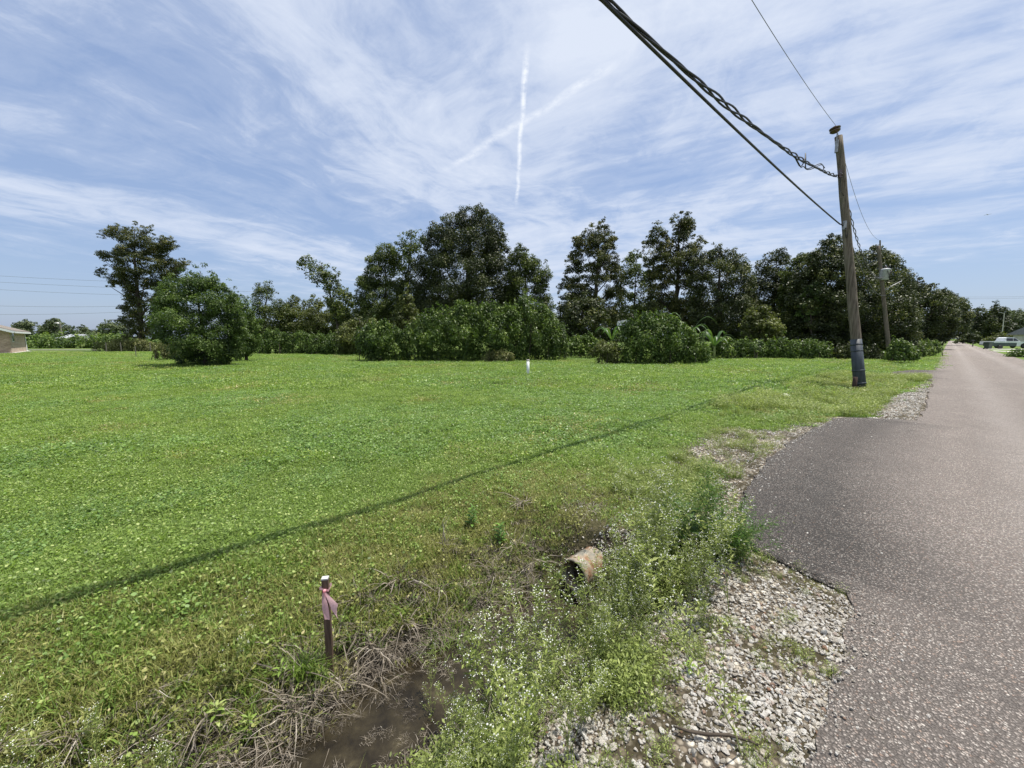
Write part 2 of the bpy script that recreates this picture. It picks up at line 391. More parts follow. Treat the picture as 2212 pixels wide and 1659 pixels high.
# ------------------------------------------------------------------ ground sheet
def axis(segs):
    a = []
    for lo, hi, st in segs:
        a += list(np.arange(lo, hi - 1e-6, st))
    a.append(segs[-1][1]); return np.array(a)
us_u = axis([(-3600, -400, 400), (-400, -60, 40), (-60, -12, 3), (-12, -5, .5), (-5, .2, .07), (.2, 4, .5), (4, 12, 1), (12, 60, 6), (60, 400, 60), (400, 3600, 400)])
us_s = axis([(-3600, -400, 400), (-400, -60, 40), (-60, -6, 3), (-6, -1.5, .3), (-1.5, 5, .07), (5, 24, .25), (24, 60, 1.5), (60, 200, 10), (200, 600, 50), (600, 4000, 400)])
UU, SS = np.meshgrid(us_u, us_s); XX, YY = us(UU, SS); ZZ = height(XX, YY)
vv = np.stack([XX.ravel(), YY.ravel(), ZZ.ravel()], 1)
nu, ns = len(us_u), len(us_s); ii = np.arange(nu * ns).reshape(ns, nu)
qq = np.stack([ii[:-1, :-1].ravel(), ii[:-1, 1:].ravel(), ii[1:, 1:].ravel(), ii[1:, :-1].ravel()], 1)
me = np_mesh('ground', vv, qq[:, ::-1].copy() if False else qq, M_ground)
gr, so_, dr = zones(vv[:, 0], vv[:, 1])
ca = me.color_attributes.new('zone', 'FLOAT_COLOR', 'POINT')
ca.data.foreach_set('color', np.stack([gr, so_, dr, np.ones_like(gr)], 1).astype(np.float32).ravel())
me.shade_smooth(); tag(link('ground', me), kind='structure')
gnrm = me.polygons[0].normal.z
if gnrm < 0: me.flip_normals()

# road with the two aprons: outline in (u, s), left edge ragged
def road():
    left = [(-.3, -40), (-.3, -3), (-.2, 1.0), (-.20, 1.7), (-.22, 2.2), (-.22, 2.7), (-.24, 2.96), (-.33, 3.06), (-.51, 3.14), (-.87, 3.19), (-.99, 3.32), (-1.01, 3.6), (-1.33, 4.42), (-1.43, 5.5),
            (-1.51, 6.93), (-1.46, 8.4), (-1.38, 9.9), (-1.2, 10.3), (-.75, 10.65), (-.3, 10.85), (-.26, 11.3), (-.26, 14.1), (-.30, 21.9), (-.43, 22.2), (-1.04, 22.9), (-1.7, 24.0), (-1.65, 26.5), (-1.2, 28.4), (-.36, 29.05),
            (-.4, 37), (-.4, 60), (-.44, 109), (-.38, 190), (-.4, 420)]
    pts = []
    for (u0, s0), (u1, s1) in zip(left[:-1], left[1:]):
        d = math.hypot(u1 - u0, s1 - s0); n = max(1, int(d / .06)) if 0 < s0 < 30 else max(1, int(d / 2))
        for k in range(n):
            t = k / n; pts.append((u0 + (u1 - u0) * t, s0 + (s1 - s0) * t))
    pts.append(left[-1])
    rows = []
    for u, s in pts:
        j = (float(vnoise(s, u, 2.2, 31)) - .5) * .11 + (float(vnoise(s, u, 11.0, 32)) - .5) * .06 + (float(vnoise(s, u, 31.0, 33)) - .5) * .03 if s < 60 else 0
        rows.append((u + j, s + (j * .6 if 2.9 < s < 3.4 or 10.2 < s < 10.9 else 0)))
    vs = []; fs = []; fr = []
    cols = [0, .03, .12, .3, .6, 1.0]
    rows.sort(key=lambda r: r[1])
    for i, (u, s) in enumerate(rows):
        right = 3.85
        main = -.25
        for c in cols:
            uu = u + (right - u) * c
            x, y = us(uu, s)
            z = .004 if c in (0, 1.0) else .016
            vs.append((x, y, z)); fr.append(float(smooth(-.2, -.55, uu) * (s < 30) * .9 + .45 * smooth(1.6, -.2, uu) * float(smooth(7, 2, s))))  # last term darkens the near road, standing in for view-angle brightness
        x, y = us(u, s); vs.append((x, y, -.03)); fr.append(1.0)
    n = len(cols) + 1
    for i in range(len(rows) - 1):
        a = i * n
        for k in range(len(cols) - 1): fs.append((a + k, a + k + 1, a + k + 1 + n, a + k + n))
        fs.append((a + n - 1, a, a + n, a + n - 1 + n))
    me = bpy.data.meshes.new('road'); me.from_pydata(vs, [], fs); me.update()
    at = me.attributes.new('fresh', 'FLOAT', 'POINT'); at.data.foreach_set('value', np.array(fr, dtype=np.float32))
    me.materials.append(M_road)
    if me.polygons[0].normal.z < 0: me.flip_normals()
    tag(link('road', me), kind='structure')
road()

# ditch water
def water():
    m, nt, b = material('murky_water', .12, .25)
    f = noise(nt, worldco(nt), 6, 5, .65); f2 = noise(nt, worldco(nt), 90, 3, .6)
    L(nt, ramp(nt, f, [(.35, (.012, .009, .005)), (.58, (.032, .025, .013)), (.75, (.075, .062, .03))]), b.inputs['Base Color'])
    L(nt, ramp(nt, f, [(.42, g(.06)), (.65, g(.5))]), b.inputs['Roughness']); bump(nt, b, f2, .25, .012)
    mb = MB(); n = 24
    for i in range(n + 1):
        s = -2.5 + (2.75 + 2.5) * i / n
        for u in (-2.45, -1.2):
            x, y = us(u, s); mb.v.append((x, y, -.505))
    for i in range(n): mb.f.append((2 * i, 2 * i + 1, 2 * i + 3, 2 * i + 2))
    o = mb.build('water', m); tag(o, kind='structure')
    if o.data.polygons[0].normal.z < 0: o.data.flip_normals()
water()

def strip(name, pts_us, mat, z=.02, thick=.05):
    vs = [(*us(u, s), z) for u, s in pts_us]; n = len(vs)
    vs2 = [(x, y, z - thick) for x, y, _ in vs]
    mb = MB(); mb.add(vs + vs2, [tuple(range(n)), tuple(reversed(range(n, 2 * n)))] + [(i, (i + 1) % n, n + (i + 1) % n, n + i) for i in range(n)])
    return tag(mb.build(name, mat), kind='structure')
M_conc = plain('pale_concrete', (.42, .40, .36), (.58, .56, .50), 2, .9)
strip('driveway', [(3.9, 92), (16, 93), (16, 100), (3.9, 99)], M_conc)
strip('driveway', [(3.9, 78), (5.5, 76), (16, 76), (16, 79.5), (5.5, 80), (3.9, 83)], M_conc)

# ------------------------------------------------------------------ foliage generator
def pip(px, py, poly):
    inside = np.zeros(len(px), bool); n = len(poly); j = n - 1
    for i in range(n):
        xi, yi = poly[i]; xj, yj = poly[j]
        c = ((yi > py) != (yj > py)) & (px < (xj - xi) * (py - yi) / (yj - yi + 1e-9) + xi)
        inside ^= c; j = i
    return inside
def edge(px, py, poly):
    d = np.full(len(px), 1e9); n = len(poly)
    for i in range(n):
        x0, y0 = poly[i]; x1, y1 = poly[(i + 1) % n]
        dx, dy = x1 - x0, y1 - y0
        t = np.clip(((px - x0) * dx + (py - y0) * dy) / (dx * dx + dy * dy + 1e-9), 0, 1)
        d = np.minimum(d, np.hypot(px - x0 - t * dx, py - y0 - t * dy))
    return d
def leaf_quads(c, nrm, size, aspect, along=None):
    n = len(c)
    a = rng.normal(size=(n, 3)) if along is None else along + rng.normal(size=(n, 3)) * .35
    t = a - nrm * (a * nrm).sum(1)[:, None]; t /= np.linalg.norm(t, axis=1)[:, None] + 1e-9
    b = np.cross(nrm, t); s = size[:, None]
    v = np.stack([c - t * s * .5, c + b * s * aspect * .5 + nrm * s * .06, c + t * s * .5, c - b * s * aspect * .5 + nrm * s * .06], 1)
    return v.reshape(-1, 3), np.arange(n * 4).reshape(n, 4)
def crown_mesh(name, poly, Y, mat, leaf=.2, aspect=.55, layers=6, cr=.9, flat=.7, gap=1.0, droop=0.0, thick=1.0, ragged=.35, maxd=6.0, fill=.25, upright=0.0, jag=.22):
    """leaf clumps through a volume whose outline, at its own distance Y, is the crown's"""
    poly = np.array(poly, float); lo, hi = poly.min(0), poly.max(0); sc = Y / F
    area = abs(sum(poly[i - 1][0] * poly[i][1] - poly[i][0] * poly[i - 1][1] for i in range(len(poly)))) / 2 * sc * sc
    nc = int(max(12, gap * 1.9 * area / (cr * cr)))
    P = rng.uniform(lo, hi, size=(nc * 8, 2)); P = P[pip(P[:, 0], P[:, 1], poly)][:nc * 2]
    e = edge(P[:, 0], P[:, 1], poly) * sc
    keep = e > cr * ragged * rng.uniform(.3, 1.2, len(e)); P = P[keep][:nc]; e = e[keep][:nc]; nc = len(P)
    ne = int(nc * .28); k_ = rng.integers(0, len(poly), ne); t_ = rng.random(ne)[:, None]
    el_ = np.hypot(*(poly - np.roll(poly, -1, 0)).T); k_ = rng.choice(len(poly), ne, p=el_ / el_.sum())
    E_ = poly[k_] * (1 - t_) + np.roll(poly, -1, 0)[k_] * t_ + rng.normal(0, cr * jag / sc, (ne, 2)) * np.array([.6, 1])
    E_ = E_[E_[:, 1] < poly[:, 1].max() - cr * .3 / sc]; ne = len(E_)
    P = np.concatenate([P, E_]); e = np.concatenate([e, np.full(ne, cr * .2)]); nc = len(P)
    dep = rng.uniform(-1, 1, nc) * np.minimum(np.maximum(e, cr * .5) * thick, maxd)
    yy = Y + dep
    b = (829.5 - P[:, 1]) / F; ry = cp + b * sp; t = Y / ry
    cx = (P[:, 0] - 1106) / F * t; cz = H + (b * cp - sp) * t
    cen = np.stack([cx, yy, np.maximum(cz, .12)], 1)
    rr = np.minimum(cr * rng.uniform(.55, 1.25, nc), np.where(e <= cr * .2 + 1e-6, cr * rng.uniform(.2, .55, nc), np.maximum(e * 1.3, cr * .35)))
    nl = int(area * layers / (leaf * leaf * aspect * .5)); w = rr ** 2; idx = rng.choice(nc, nl, p=w / w.sum())
    d = rng.normal(size=(nl, 3)); d /= np.linalg.norm(d, axis=1)[:, None]
    rad = rng.uniform(fill, 1.0, nl) ** .6
    off = d * (rr[idx] * rad)[:, None]; off[:, 2] *= flat + upright
    c = cen[idx] + off; c[:, 2] = np.abs(c[:, 2]) + .01
    nr = d * .8 + rng.normal(size=(nl, 3)) * .6 + np.array([0, 0, .55]); nr /= np.linalg.norm(nr, axis=1)[:, None]
    al = None
    if droop: al = d * np.array([1, 1, 0]) + np.array([0, 0, -droop])
    elif upright: al = np.tile(np.array([[0, 0, 1.0]]), (nl, 1)) + d * .5
    sz = leaf * rng.uniform(.6, 1.4, nl)
    v, q = leaf_quads(c, nr, sz, aspect, al)
    ct = rng.uniform(0.1, .85, nc)  # random clump tone; paler clumps stand in for sunlit leaf layers
    tint = np.clip(ct[idx] + rng.normal(0, .16, nl), 0, 1)
    return np_mesh(name, v, q, mat, np.repeat(tint, 4)), cen, rr
def limbs(mb, base, cen, rr, n, r0, spread=.5):
    """a tapered trunk that rises to the crown top with limbs out to leaf clumps"""
    top = cen[np.argmax(cen[:, 2])]; k = rng.choice(len(cen), min(n, len(cen)), replace=False)
    P0 = np.array(base, float); mid = np.array([cen[:, 0].mean(), cen[:, 1].mean(), 0])
    tp = np.array([top[0] * .5 + mid[0] * .5, mid[1], top[2] * .93]); pts = []
    for i in range(9):
        t = i / 8; p = P0 * (1 - t) + tp * t + np.array([math.sin(t * 5 + P0[0]) * .25, math.cos(t * 4 + P0[0]) * .25, 0]) * t * (1 - t) * 2.5; pts.append(p)
    mb.tube(pts, [r0 * (1 - .88 * i / 8) * (1.25 if i == 0 else 1) for i in range(9)], 8)
    for j in k:
        c = cen[j]; t = np.clip((c[2] - P0[2]) / (tp[2] - P0[2] + 1e-6) - .12 - .15 * random.random(), .12, .93)
        i0 = t * 8; a = int(i0); f = i0 - a; s = pts[a] * (1 - f) + pts[min(a + 1, 8)] * f
        m1 = s * .5 + c * .5 + np.array([0, 0, -.05 * np.linalg.norm(c - s)]); rb = r0 * (1 - .88 * t) * .45
        mb.tube([s, s * .72 + m1 * .28, m1, m1 * .4 + c * .6, c], [rb, rb * .85, rb * .6, rb * .4, rb * .15], 5, False)

LEAF = {
 'cypress': leafmat('cypress_needles', (.02, .028, .010), (.10, .115, .032), (.26, .22, .08), .25, .6, .1),
 'dark':    leafmat('dark_oak_leaf', (.015, .023, .009), (.075, .095, .027), (.20, .20, .065), .22, .5, .1),
 'mid':     leafmat('mid_green_leaf', (.025, .042, .012), (.12, .155, .036), (.27, .29, .08), .3, .5, .1),
 'olive':   leafmat('olive_vine_leaf', (.04, .052, .016), (.14, .165, .042), (.26, .27, .085), .28, .55, .1),
 'bright':  leafmat('bright_shrub_leaf', (.028, .055, .015), (.135, .20, .048), (.30, .36, .11), .32, .45, .1),
 'ragweed': leafmat('ragweed_leaf', (.028, .055, .014), (.135, .205, .045), (.30, .37, .11), .32, .5, .1),
 'far':     leafmat('distant_leaf', (.05, .07, .032), (.12, .15, .065), (.19, .22, .10), .2, .6, .1),
 'straw':   leafmat('straw_weed', (.09, .10, .035), (.24, .25, .095), (.42, .40, .18), .2, .6, .1),
}
STY = {  # leaf length, aspect, layers, clump radius, flatness ...
 'cypress': dict(mat='cypress', leaf=.22, aspect=.36, layers=5.5, cr=.62, flat=.6, gap=1.1, droop=.35, ragged=.12, fill=.15),
 'sparse':  dict(mat='mid', leaf=.22, aspect=.5, layers=2.4, cr=.6, flat=.75, gap=.8, ragged=.1),
 'oak':     dict(mat='dark', leaf=.17, aspect=.5, layers=7.0, cr=.8, flat=.75, gap=1.5, ragged=.2),
 'tree':    dict(mat='mid', leaf=.165, aspect=.5, layers=6.0, cr=.7, flat=.75, gap=1.4, ragged=.15),
 'darktree': dict(mat='dark', leaf=.17, aspect=.5, layers=6.5, cr=.7, flat=.8, gap=1.4, ragged=.12),
 'vine':    dict(mat='olive', leaf=.18, aspect=.6, layers=6.0, cr=.65, flat=.7, gap=1.4, ragged=.15),
 'bush':    dict(mat='bright', leaf=.115, aspect=.4, layers=7.0, cr=.42, flat=.8, gap=1.7, droop=.35, ragged=.1, thick=.9, maxd=2.6, jag=.6),
 'ragweed': dict(mat='ragweed', leaf=.16, aspect=.42, layers=7.0, cr=.34, flat=1.0, gap=1.5, droop=.6, upright=.5, ragged=.02, thick=.8, maxd=2.0, jag=.8),
 'low':     dict(mat='ragweed', leaf=.17, aspect=.45, layers=6.0, cr=.32, flat=1.0, gap=1.3, droop=.5, upright=.5, ragged=.05, thick=.8, maxd=1.2, jag=.8),
 'straw':   dict(mat='straw', leaf=.22, aspect=.2, layers=6.0, cr=.35, flat=.8, gap=1.2, upright=.8, ragged=.1, thick=.8, maxd=1.2),
 'far':     dict(mat='far', leaf=.45, aspect=.6, layers=6, cr=1.6, flat=.7, gap=1.3, ragged=.2),
}
def plant(name, label, cat, sty, Y, poly, trunk=None, group=None, limb=10, **over):
    st = dict(STY[sty]); st.update(over); mat = LEAF[st.pop('mat')]
    part = 'crown' if trunk else 'foliage'
    me, cen, rr = crown_mesh(part, poly, Y, mat, **st)
    bx = trunk[0] if trunk else sum(p[0] for p in poly) / len(poly)
    tx = at_y(bx, 760, Y).x if not trunk or len(trunk) < 3 else at_y(trunk[2], 760, Y).x
    base = Vector((tx, Y, hz(tx, Y)))
    root = thing(name, label, cat, base, group)
    o = link(part, me, root); o.matrix_parent_inverse = Matrix.Translation(-base)
    mb = MB()
    if trunk: limbs(mb, base + Vector((0, 0, -.1)), cen, rr, limb, trunk[1]); pn = 'trunk'
    else:
        for j in rng.choice(len(cen), min(14, len(cen)), replace=False):
            c = cen[j]; x0 = c[0] + rng.normal() * .15; y0 = c[1] + rng.normal() * .15
            mb.tube([(x0, y0, 0), (x0 * .5 + c[0] * .5 + .05, y0 * .5 + c[1] * .5, c[2] * .55), tuple(c)], [.03, .022, .008], 5, False)
        pn = 'stem'
    t = mb.build(pn, M_bark, root, True); tag(t, kind='stuff' if pn == 'stem' else None); t.matrix_parent_inverse = Matrix.Translation(-base)
    return root

T = plant
# the wood beyond the lawn, left to right
T('cypress_tree', 'tall dark cypress with flat open tiers, alone at the far left behind the leafy bush', 'tree', 'cypress', 52,
  [(206,596),(214,580),(250,572),(205,552),(212,540),(245,548),(262,530),(252,515),(216,512),(222,497),(246,484),(285,494),(290,481),(318,497),(326,483),(336,512),(372,516),(386,534),(352,548),(372,556),(408,564),(411,584),(384,592),(400,612),(352,606),(346,640),(352,700),(345,735),(270,735),(274,702),(246,694),(270,676),(252,664),(276,640),(262,614),(228,622),(240,604)],
  (306, .34), limb=26, maxd=4.5, cr=.6, layers=4.6, gap=1.15)
T('leafy_bush', 'big rounded light green bush standing alone on the left of the lawn', 'bush', 'bush', 22.9,
  [(326,690),(334,650),(352,612),(380,604),(392,590),(412,598),(430,586),(446,596),(470,598),(494,622),(508,636),(518,668),(526,700),(530,745),(524,775),(496,788),(440,793),(392,792),(372,776),(366,750),(340,722)], (440, .12), thick=1.1, maxd=2.8)
T('leafy_bush', 'narrow green bush tucked behind the right side of the lone leafy bush', 'bush', 'bush', 27.5,
  [(486,650),(505,632),(528,640),(545,668),(556,700),(558,745),(552,770),(500,774)], (530, .1), mat='ragweed')
T('brush', 'low dry olive brush at the foot of the lone leafy bush', 'bush', 'straw', 29,
  [(328,760),(345,742),(370,740),(398,762),(392,775),(340,772)])
T('small_tree', 'small round-topped tree behind the left hedge, just right of the leafy bush', 'tree', 'tree', 47,
  [(540,700),(546,650),(553,615),(566,603),(582,608),(590,630),(606,645),(622,660),(630,700),(625,745),(545,745)], (570, .2), layers=4.2)
T('vine_covered_tree', 'broad olive tree mass hung with vines behind the left hedge', 'tree', 'vine', 49,
  [(596,700),(612,655),(636,640),(660,652),(676,642),(696,650),(706,640),(722,652),(748,666),(766,700),(762,745),(600,745)], (680, .25))
T('vine_covered_tree', 'low vine-draped thicket tree between the left hedge and the ragweed bank', 'tree', 'vine', 38,
  [(722,720),(746,694),(775,684),(806,690),(832,716),(838,765),(735,766)], (780, .18), mat='olive')
T('leaning_tree', 'sparse tree whose leafy top leans out to the left against the sky', 'tree', 'sparse', 46,
  [(643,572),(650,555),(674,553),(692,566),(712,574),(734,590),(728,604),(742,620),(766,640),(772,700),(722,704),(708,660),(700,636),(704,622),(678,612),(664,596)], (742, .22), layers=4.0, cr=.5, gap=1.3)
T('woodland_tree', 'dark bushy tree with stepped left edge beside the huge dark oak', 'tree', 'darktree', 45,
  [(766,700),(768,640),(776,600),(792,590),(790,560),(812,548),(818,528),(840,524),(856,540),(868,580),(884,620),(890,740),(775,744)], (830, .25), mat='mid', layers=6.5)
T('open_tree', 'light open-crowned tree with forked trunk showing, left of the huge dark oak', 'tree', 'sparse', 44,
  [(842,545),(856,520),(876,500),(900,496),(922,508),(932,536),(916,560),(904,590),(896,640),(870,640),(866,590),(850,570)], (876, .22, 876), limb=14, layers=2.6)
T('oak_tree', 'huge dark domed tree, the tallest mass in the middle of the wood', 'tree', 'oak', 43,
  [(884,640),(880,590),(900,560),(918,548),(924,505),(930,488),(956,478),(960,462),(990,460),(1004,448),(1040,450),(1062,466),(1078,476),(1086,500),(1092,530),(1108,556),(1118,600),(1112,690),(1080,740),(900,740),(890,690)], (1010, .55), layers=7.5, gap=2.0, cr=.85, ragged=.12)
T('woodland_tree', 'mid-sized tree with ragged right edge just right of the huge dark oak', 'tree', 'tree', 42,
  [(1090,640),(1100,560),(1114,536),(1128,524),(1140,540),(1148,556),(1176,562),(1182,580),(1194,590),(1184,616),(1180,636),(1202,668),(1210,735),(1100,740)], (1145, .25), mat='mid')
T('conifer', 'young pale green conifer in front of the huge dark oak', 'tree', 'vine', 33,
  [(838,712),(848,680),(858,660),(868,640),(879,613),(890,636),(896,660),(908,682),(916,716),(905,745),(845,745)], (878, .14), leaf=.17, cr=.4)
T('cypress_tree', 'dark cypress with pointed rounded crown left of the split-topped cypress', 'tree', 'cypress', 44,
  [(1208,640),(1204,618),(1224,600),(1222,560),(1240,540),(1238,512),(1262,500),(1268,486),(1290,488),(1304,476),(1316,496),(1332,516),(1326,540),(1334,560),(1346,600),(1342,650),(1345,700),(1225,705),(1206,670)], (1285, .34), limb=22, layers=5.5)
T('magnolia', 'round dark magnolia shrub below the pointed cypress', 'tree', 'darktree', 37,
  [(1202,710),(1206,664),(1226,640),(1262,632),(1296,648),(1314,676),(1312,730),(1206,735)], (1258, .2), leaf=.22, mat='dark')
T('wispy_tree', 'thin wispy tree filling the gap between the two cypresses', 'tree', 'sparse', 47,
  [(1330,620),(1342,575),(1356,550),(1370,536),(1384,546),(1404,562),(1418,600),(1420,720),(1330,720)], (1372, .18), layers=3.6, mat='mid')
T('cypress_tree', 'tallest cypress on the right of the wood, its top split into separate spires', 'tree', 'cypress', 42,
  [(1390,545),(1388,526),(1404,510),(1412,482),(1426,478),(1436,500),(1446,518),(1456,500),(1450,472),(1464,466),(1476,458),(1492,464),(1502,478),(1494,500),(1506,520),(1522,506),(1524,524),(1508,548),(1500,580),(1514,620),(1516,712),(1398,712),(1402,600)], (1455, .36), limb=22, layers=5.5)
T('woodland_tree', 'broad dark round tree between the split-topped cypress and the roadside trees', 'tree', 'darktree', 39,
  [(1488,640),(1496,570),(1514,548),(1534,540),(1556,530),(1580,540),(1598,548),(1618,572),(1626,600),(1632,640),(1645,700),(1635,740),(1492,740)], (1560, .3), layers=6)
T('woodland_tree', 'dark tree with a pointed top in the dip left of the roadside trees', 'tree', 'darktree', 41,
  [(1612,660),(1620,596),(1644,566),(1664,545),(1682,536),(1698,552),(1706,590),(1716,720),(1622,720)], (1670, .24))
T('woodland_tree', 'grey-green feathery tree rising just left of the tallest roadside tree', 'tree', 'darktree', 38,
  [(1686,660),(1694,590),(1712,562),(1728,544),(1746,550),(1768,546),(1786,566),(1800,720),(1700,735)], (1740, .25), mat='mid')
T('roadside_tree', 'largest black-green tree beside the road, behind both utility poles', 'tree', 'oak', 36,
  [(1690,770),(1694,690),(1704,630),(1726,580),(1752,546),(1772,536),(1784,514),(1806,516),(1826,534),(1850,548),(1876,540),(1896,530),(1918,546),(1940,570),(1962,598),(1972,640),(1978,700),(1982,764),(1850,772)], (1840, .4), leaf=.165, layers=7.5, cr=.7, maxd=4.5, ragged=.05, gap=1.9)
T('roadside_tree', 'spiky dark tree overhanging the road just past the far utility pole', 'tree', 'darktree', 58,
  [(1940,620),(1958,590),(1972,614),(1990,600),(1996,618),(2020,618),(2044,626),(2060,650),(2068,690),(2060,725),(2030,742),(1950,745)], (1992, .3), leaf=.24, ragged=.05, gap=2.0, layers=8)
T('roadside_tree', 'last dark tree on the left where the road disappears', 'tree', 'darktree', 92,
  [(2018,660),(2036,632),(2060,634),(2080,650),(2092,676),(2094,700),(2080,724),(2050,737),(2016,739)], (2030, .35), leaf=.34, cr=1.2, gap=2.0, layers=8)
T('woodland_tree', 'olive vine-hung shrub tree in front of the dark round tree', 'tree', 'vine', 33.5,
  [(1596,735),(1604,690),(1622,664),(1650,660),(1676,676),(1690,706),(1686,745),(1600,748)], (1640, .14), leaf=.18, cr=.5)
T('woodland_tree', 'small yellow-green tree catching the sun inside the roadside trees', 'tree', 'sparse', 35,
  [(1722,680),(1730,640),(1752,612),(1784,618),(1776,660),(1750,700)], (1750, .1), layers=3, cr=.45, leaf=.16, mat='bright')

# bank of tall weeds along the lawn edge
G1 = None
T('ragweed_thicket', 'low ragweed hedge patch beside the narrow green bush, left end of the hedge', 'weeds', 'low', 40, [(556,768),(558,728),(575,718),(600,714),(622,722),(632,768)])
T('ragweed_thicket', 'middle patch of the low ragweed hedge on the left', 'weeds', 'low', 40, [(620,768),(624,724),(650,716),(676,724),(698,720),(704,768)])
T('ragweed_thicket', 'right end patch of the low ragweed hedge, touching the tall weed bank', 'weeds', 'low', 39.5, [(694,768),(698,726),(722,720),(750,726),(772,734),(776,768)])
T('ragweed_thicket', 'rounded left lobe of the tall ragweed bank in mid lawn', 'weeds', 'ragweed', 27.8, [(768,745),(776,716),(796,700),(824,695),(852,704),(876,722),(884,778),(800,779),(776,768)])
T('ragweed_thicket', 'tallest main mass of the ragweed bank below the huge dark oak', 'weeds', 'ragweed', 28.0, [(862,730),(884,704),(906,684),(938,672),(948,664),(966,672),(986,664),(1000,648),(1012,652),(1030,668),(1052,658),(1072,666),(1096,660),(1120,676),(1134,702),(1138,776),(1000,782),(870,780)])
T('ragweed_thicket', 'right part of the tall ragweed bank behind the white marker pipe', 'weeds', 'ragweed', 29, [(1106,740),(1104,672),(1118,650),(1134,640),(1152,652),(1176,660),(1196,682),(1216,706),(1228,730),(1226,766),(1214,776),(1118,777)], mat='bright')
T('ragweed_thicket', 'low shaded weeds in the gap right of the tall ragweed bank', 'weeds', 'low', 32, [(1214,768),(1218,738),(1244,728),(1280,726),(1296,740),(1296,768)])
T('tall_dry_grass', 'tuft of dry yellowish grass at the foot of the tall ragweed bank', 'grass tuft', 'straw', 27.0, [(1034,782),(1048,766),(1076,760),(1106,764),(1116,780)])
T('ragweed_thicket', 'isolated dark green ragweed mound right of the marker pipe', 'weeds', 'ragweed', 24.9, [(1310,770),(1322,740),(1340,716),(1352,694),(1376,688),(1392,676),(1414,684),(1436,678),(1462,692),(1484,706),(1506,722),(1526,744),(1536,770),(1528,784),(1440,789),(1340,787)])
T('ragweed_thicket', 'olive brushy left skirt of the isolated ragweed mound', 'weeds', 'bush', 24.6, [(1270,772),(1276,752),(1292,740),(1316,734),(1338,744),(1346,784),(1300,784)], mat='olive', leaf=.13)
T('ragweed_thicket', 'low weed strip right of the isolated ragweed mound', 'weeds', 'low', 31, [(1524,774),(1530,742),(1556,730),(1590,738),(1620,732),(1650,740),(1654,775)])
T('ragweed_thicket', 'low weed strip in the shade left of the near utility pole', 'weeds', 'low', 31, [(1644,776),(1648,742),(1676,730),(1710,738),(1744,734),(1790,744),(1800,776)])
T('ragweed_thicket', 'dark shaded weeds directly behind the near utility pole', 'weeds', 'low', 30.5, [(1794,777),(1800,752),(1840,744),(1880,752),(1912,756),(1916,778)], mat='dark')  # darker leaf colour puts the shade into the foliage
T('roadside_weeds', 'pale leafy weeds at the foot of the far utility pole', 'weeds', 'low', 28.5, [(1908,778),(1914,750),(1932,736),(1958,740),(1978,752),(1990,768),(1976,780)], mat='bright', leaf=.17)
T('roadside_weeds', 'yellow-green grassy weeds on the verge beyond the far utility pole', 'weeds', 'straw', 36, [(1958,778),(1966,748),(1992,738),(2022,740),(2034,748),(2026,764),(2000,778)], mat='bright', leaf=.26)
T('verge_weeds', 'leafy green weeds on the right verge at the edge of the view', 'weeds', 'low', 34, [(2176,786),(2180,764),(2198,756),(2230,752),(2270,760),(2270,792),(2212,790)], mat='bright')
# across the road, far right
T('distant_tree', 'dark domed tree with bare trunk across the road, left of the thin lamp pole', 'tree', 'far', 128, [(2092,738),(2092,700),(2104,668),(2122,664),(2134,672),(2152,656),(2170,664),(2178,700),(2180,738)], (2140, .4), mat='dark', leaf=.5, layers=8, gap=1.8, ragged=.1)
T('distant_tree', 'green tree at the right edge of the view behind the parked pickup', 'tree', 'far', 135, [(2166,738),(2170,696),(2184,676),(2206,668),(2230,676),(2262,690),(2270,738)], (2215, .4))
T('distant_bush', 'low dark bushes where the road ends, right-hand side', 'bush', 'far', 118, [(2062,742),(2070,728),(2090,718),(2116,722),(2130,742)], leaf=.4, cr=1.2, mat='dark')
T('distant_bush', 'rounded olive bush behind the parked pickup', 'bush', 'far', 88, [(2120,744),(2130,728),(2156,718),(2184,720),(2206,730),(2210,746)], leaf=.35, cr=1.0, mat='olive')
T('distant_tree', 'dark far tree filling the skyline between the last roadside tree and the domed tree', 'tree', 'far', 150, [(2076,738),(2082,704),(2098,690),(2120,684),(2140,690),(2148,738)], (2106, .4), mat='dark', leaf=.6, layers=7)
T('distant_tree', 'low far tree behind the thin lamp pole', 'tree', 'far', 150, [(2130,738),(2140,690),(2160,676),(2186,672),(2210,684),(2222,738)], (2180, .4), mat='mid', leaf=.6, layers=7)
# far left
for lab, pl, yy in (('distant tree with a squared crown right behind the brick house roof', [(16,735),(24,706),(40,694),(60,692),(80,700),(96,716),(98,736)], 150),
                    ('distant tree with a small tufted top, second from the brick house', [(88,736),(92,704),(104,696),(110,684),(122,686),(130,698),(156,704),(164,736)], 150),
                    ('distant low tree above the pale roof on the far left', [(146,736),(160,708),(180,704),(204,712),(214,736)], 165),
                    ('distant round tree touching the left side of the tall lone cypress', [(196,737),(208,712),(222,696),(244,690),(262,698),(280,714),(290,737)], 140)):
    T('distant_tree', lab, 'tree', 'far', yy, pl, (sum(p[0] for p in pl) / len(pl), .4), mat='far', leaf=.6)
tag(T('distant_wood', 'far line of low trees closing the gaps behind the wood', 'wood', 'far', 85,
  [(480,742),(490,700),(560,690),(640,680),(760,670),(900,640),(1100,640),(1200,690),(1340,660),(1500,640),(1640,660),(1700,620),(1900,620),(1960,700),(1960,742)], leaf=.5, cr=2.0, maxd=5, mat='dark', layers=5), kind='stuff')
def stuffify(o):
    for ch in o.children: ch['kind'] = 'stuff'
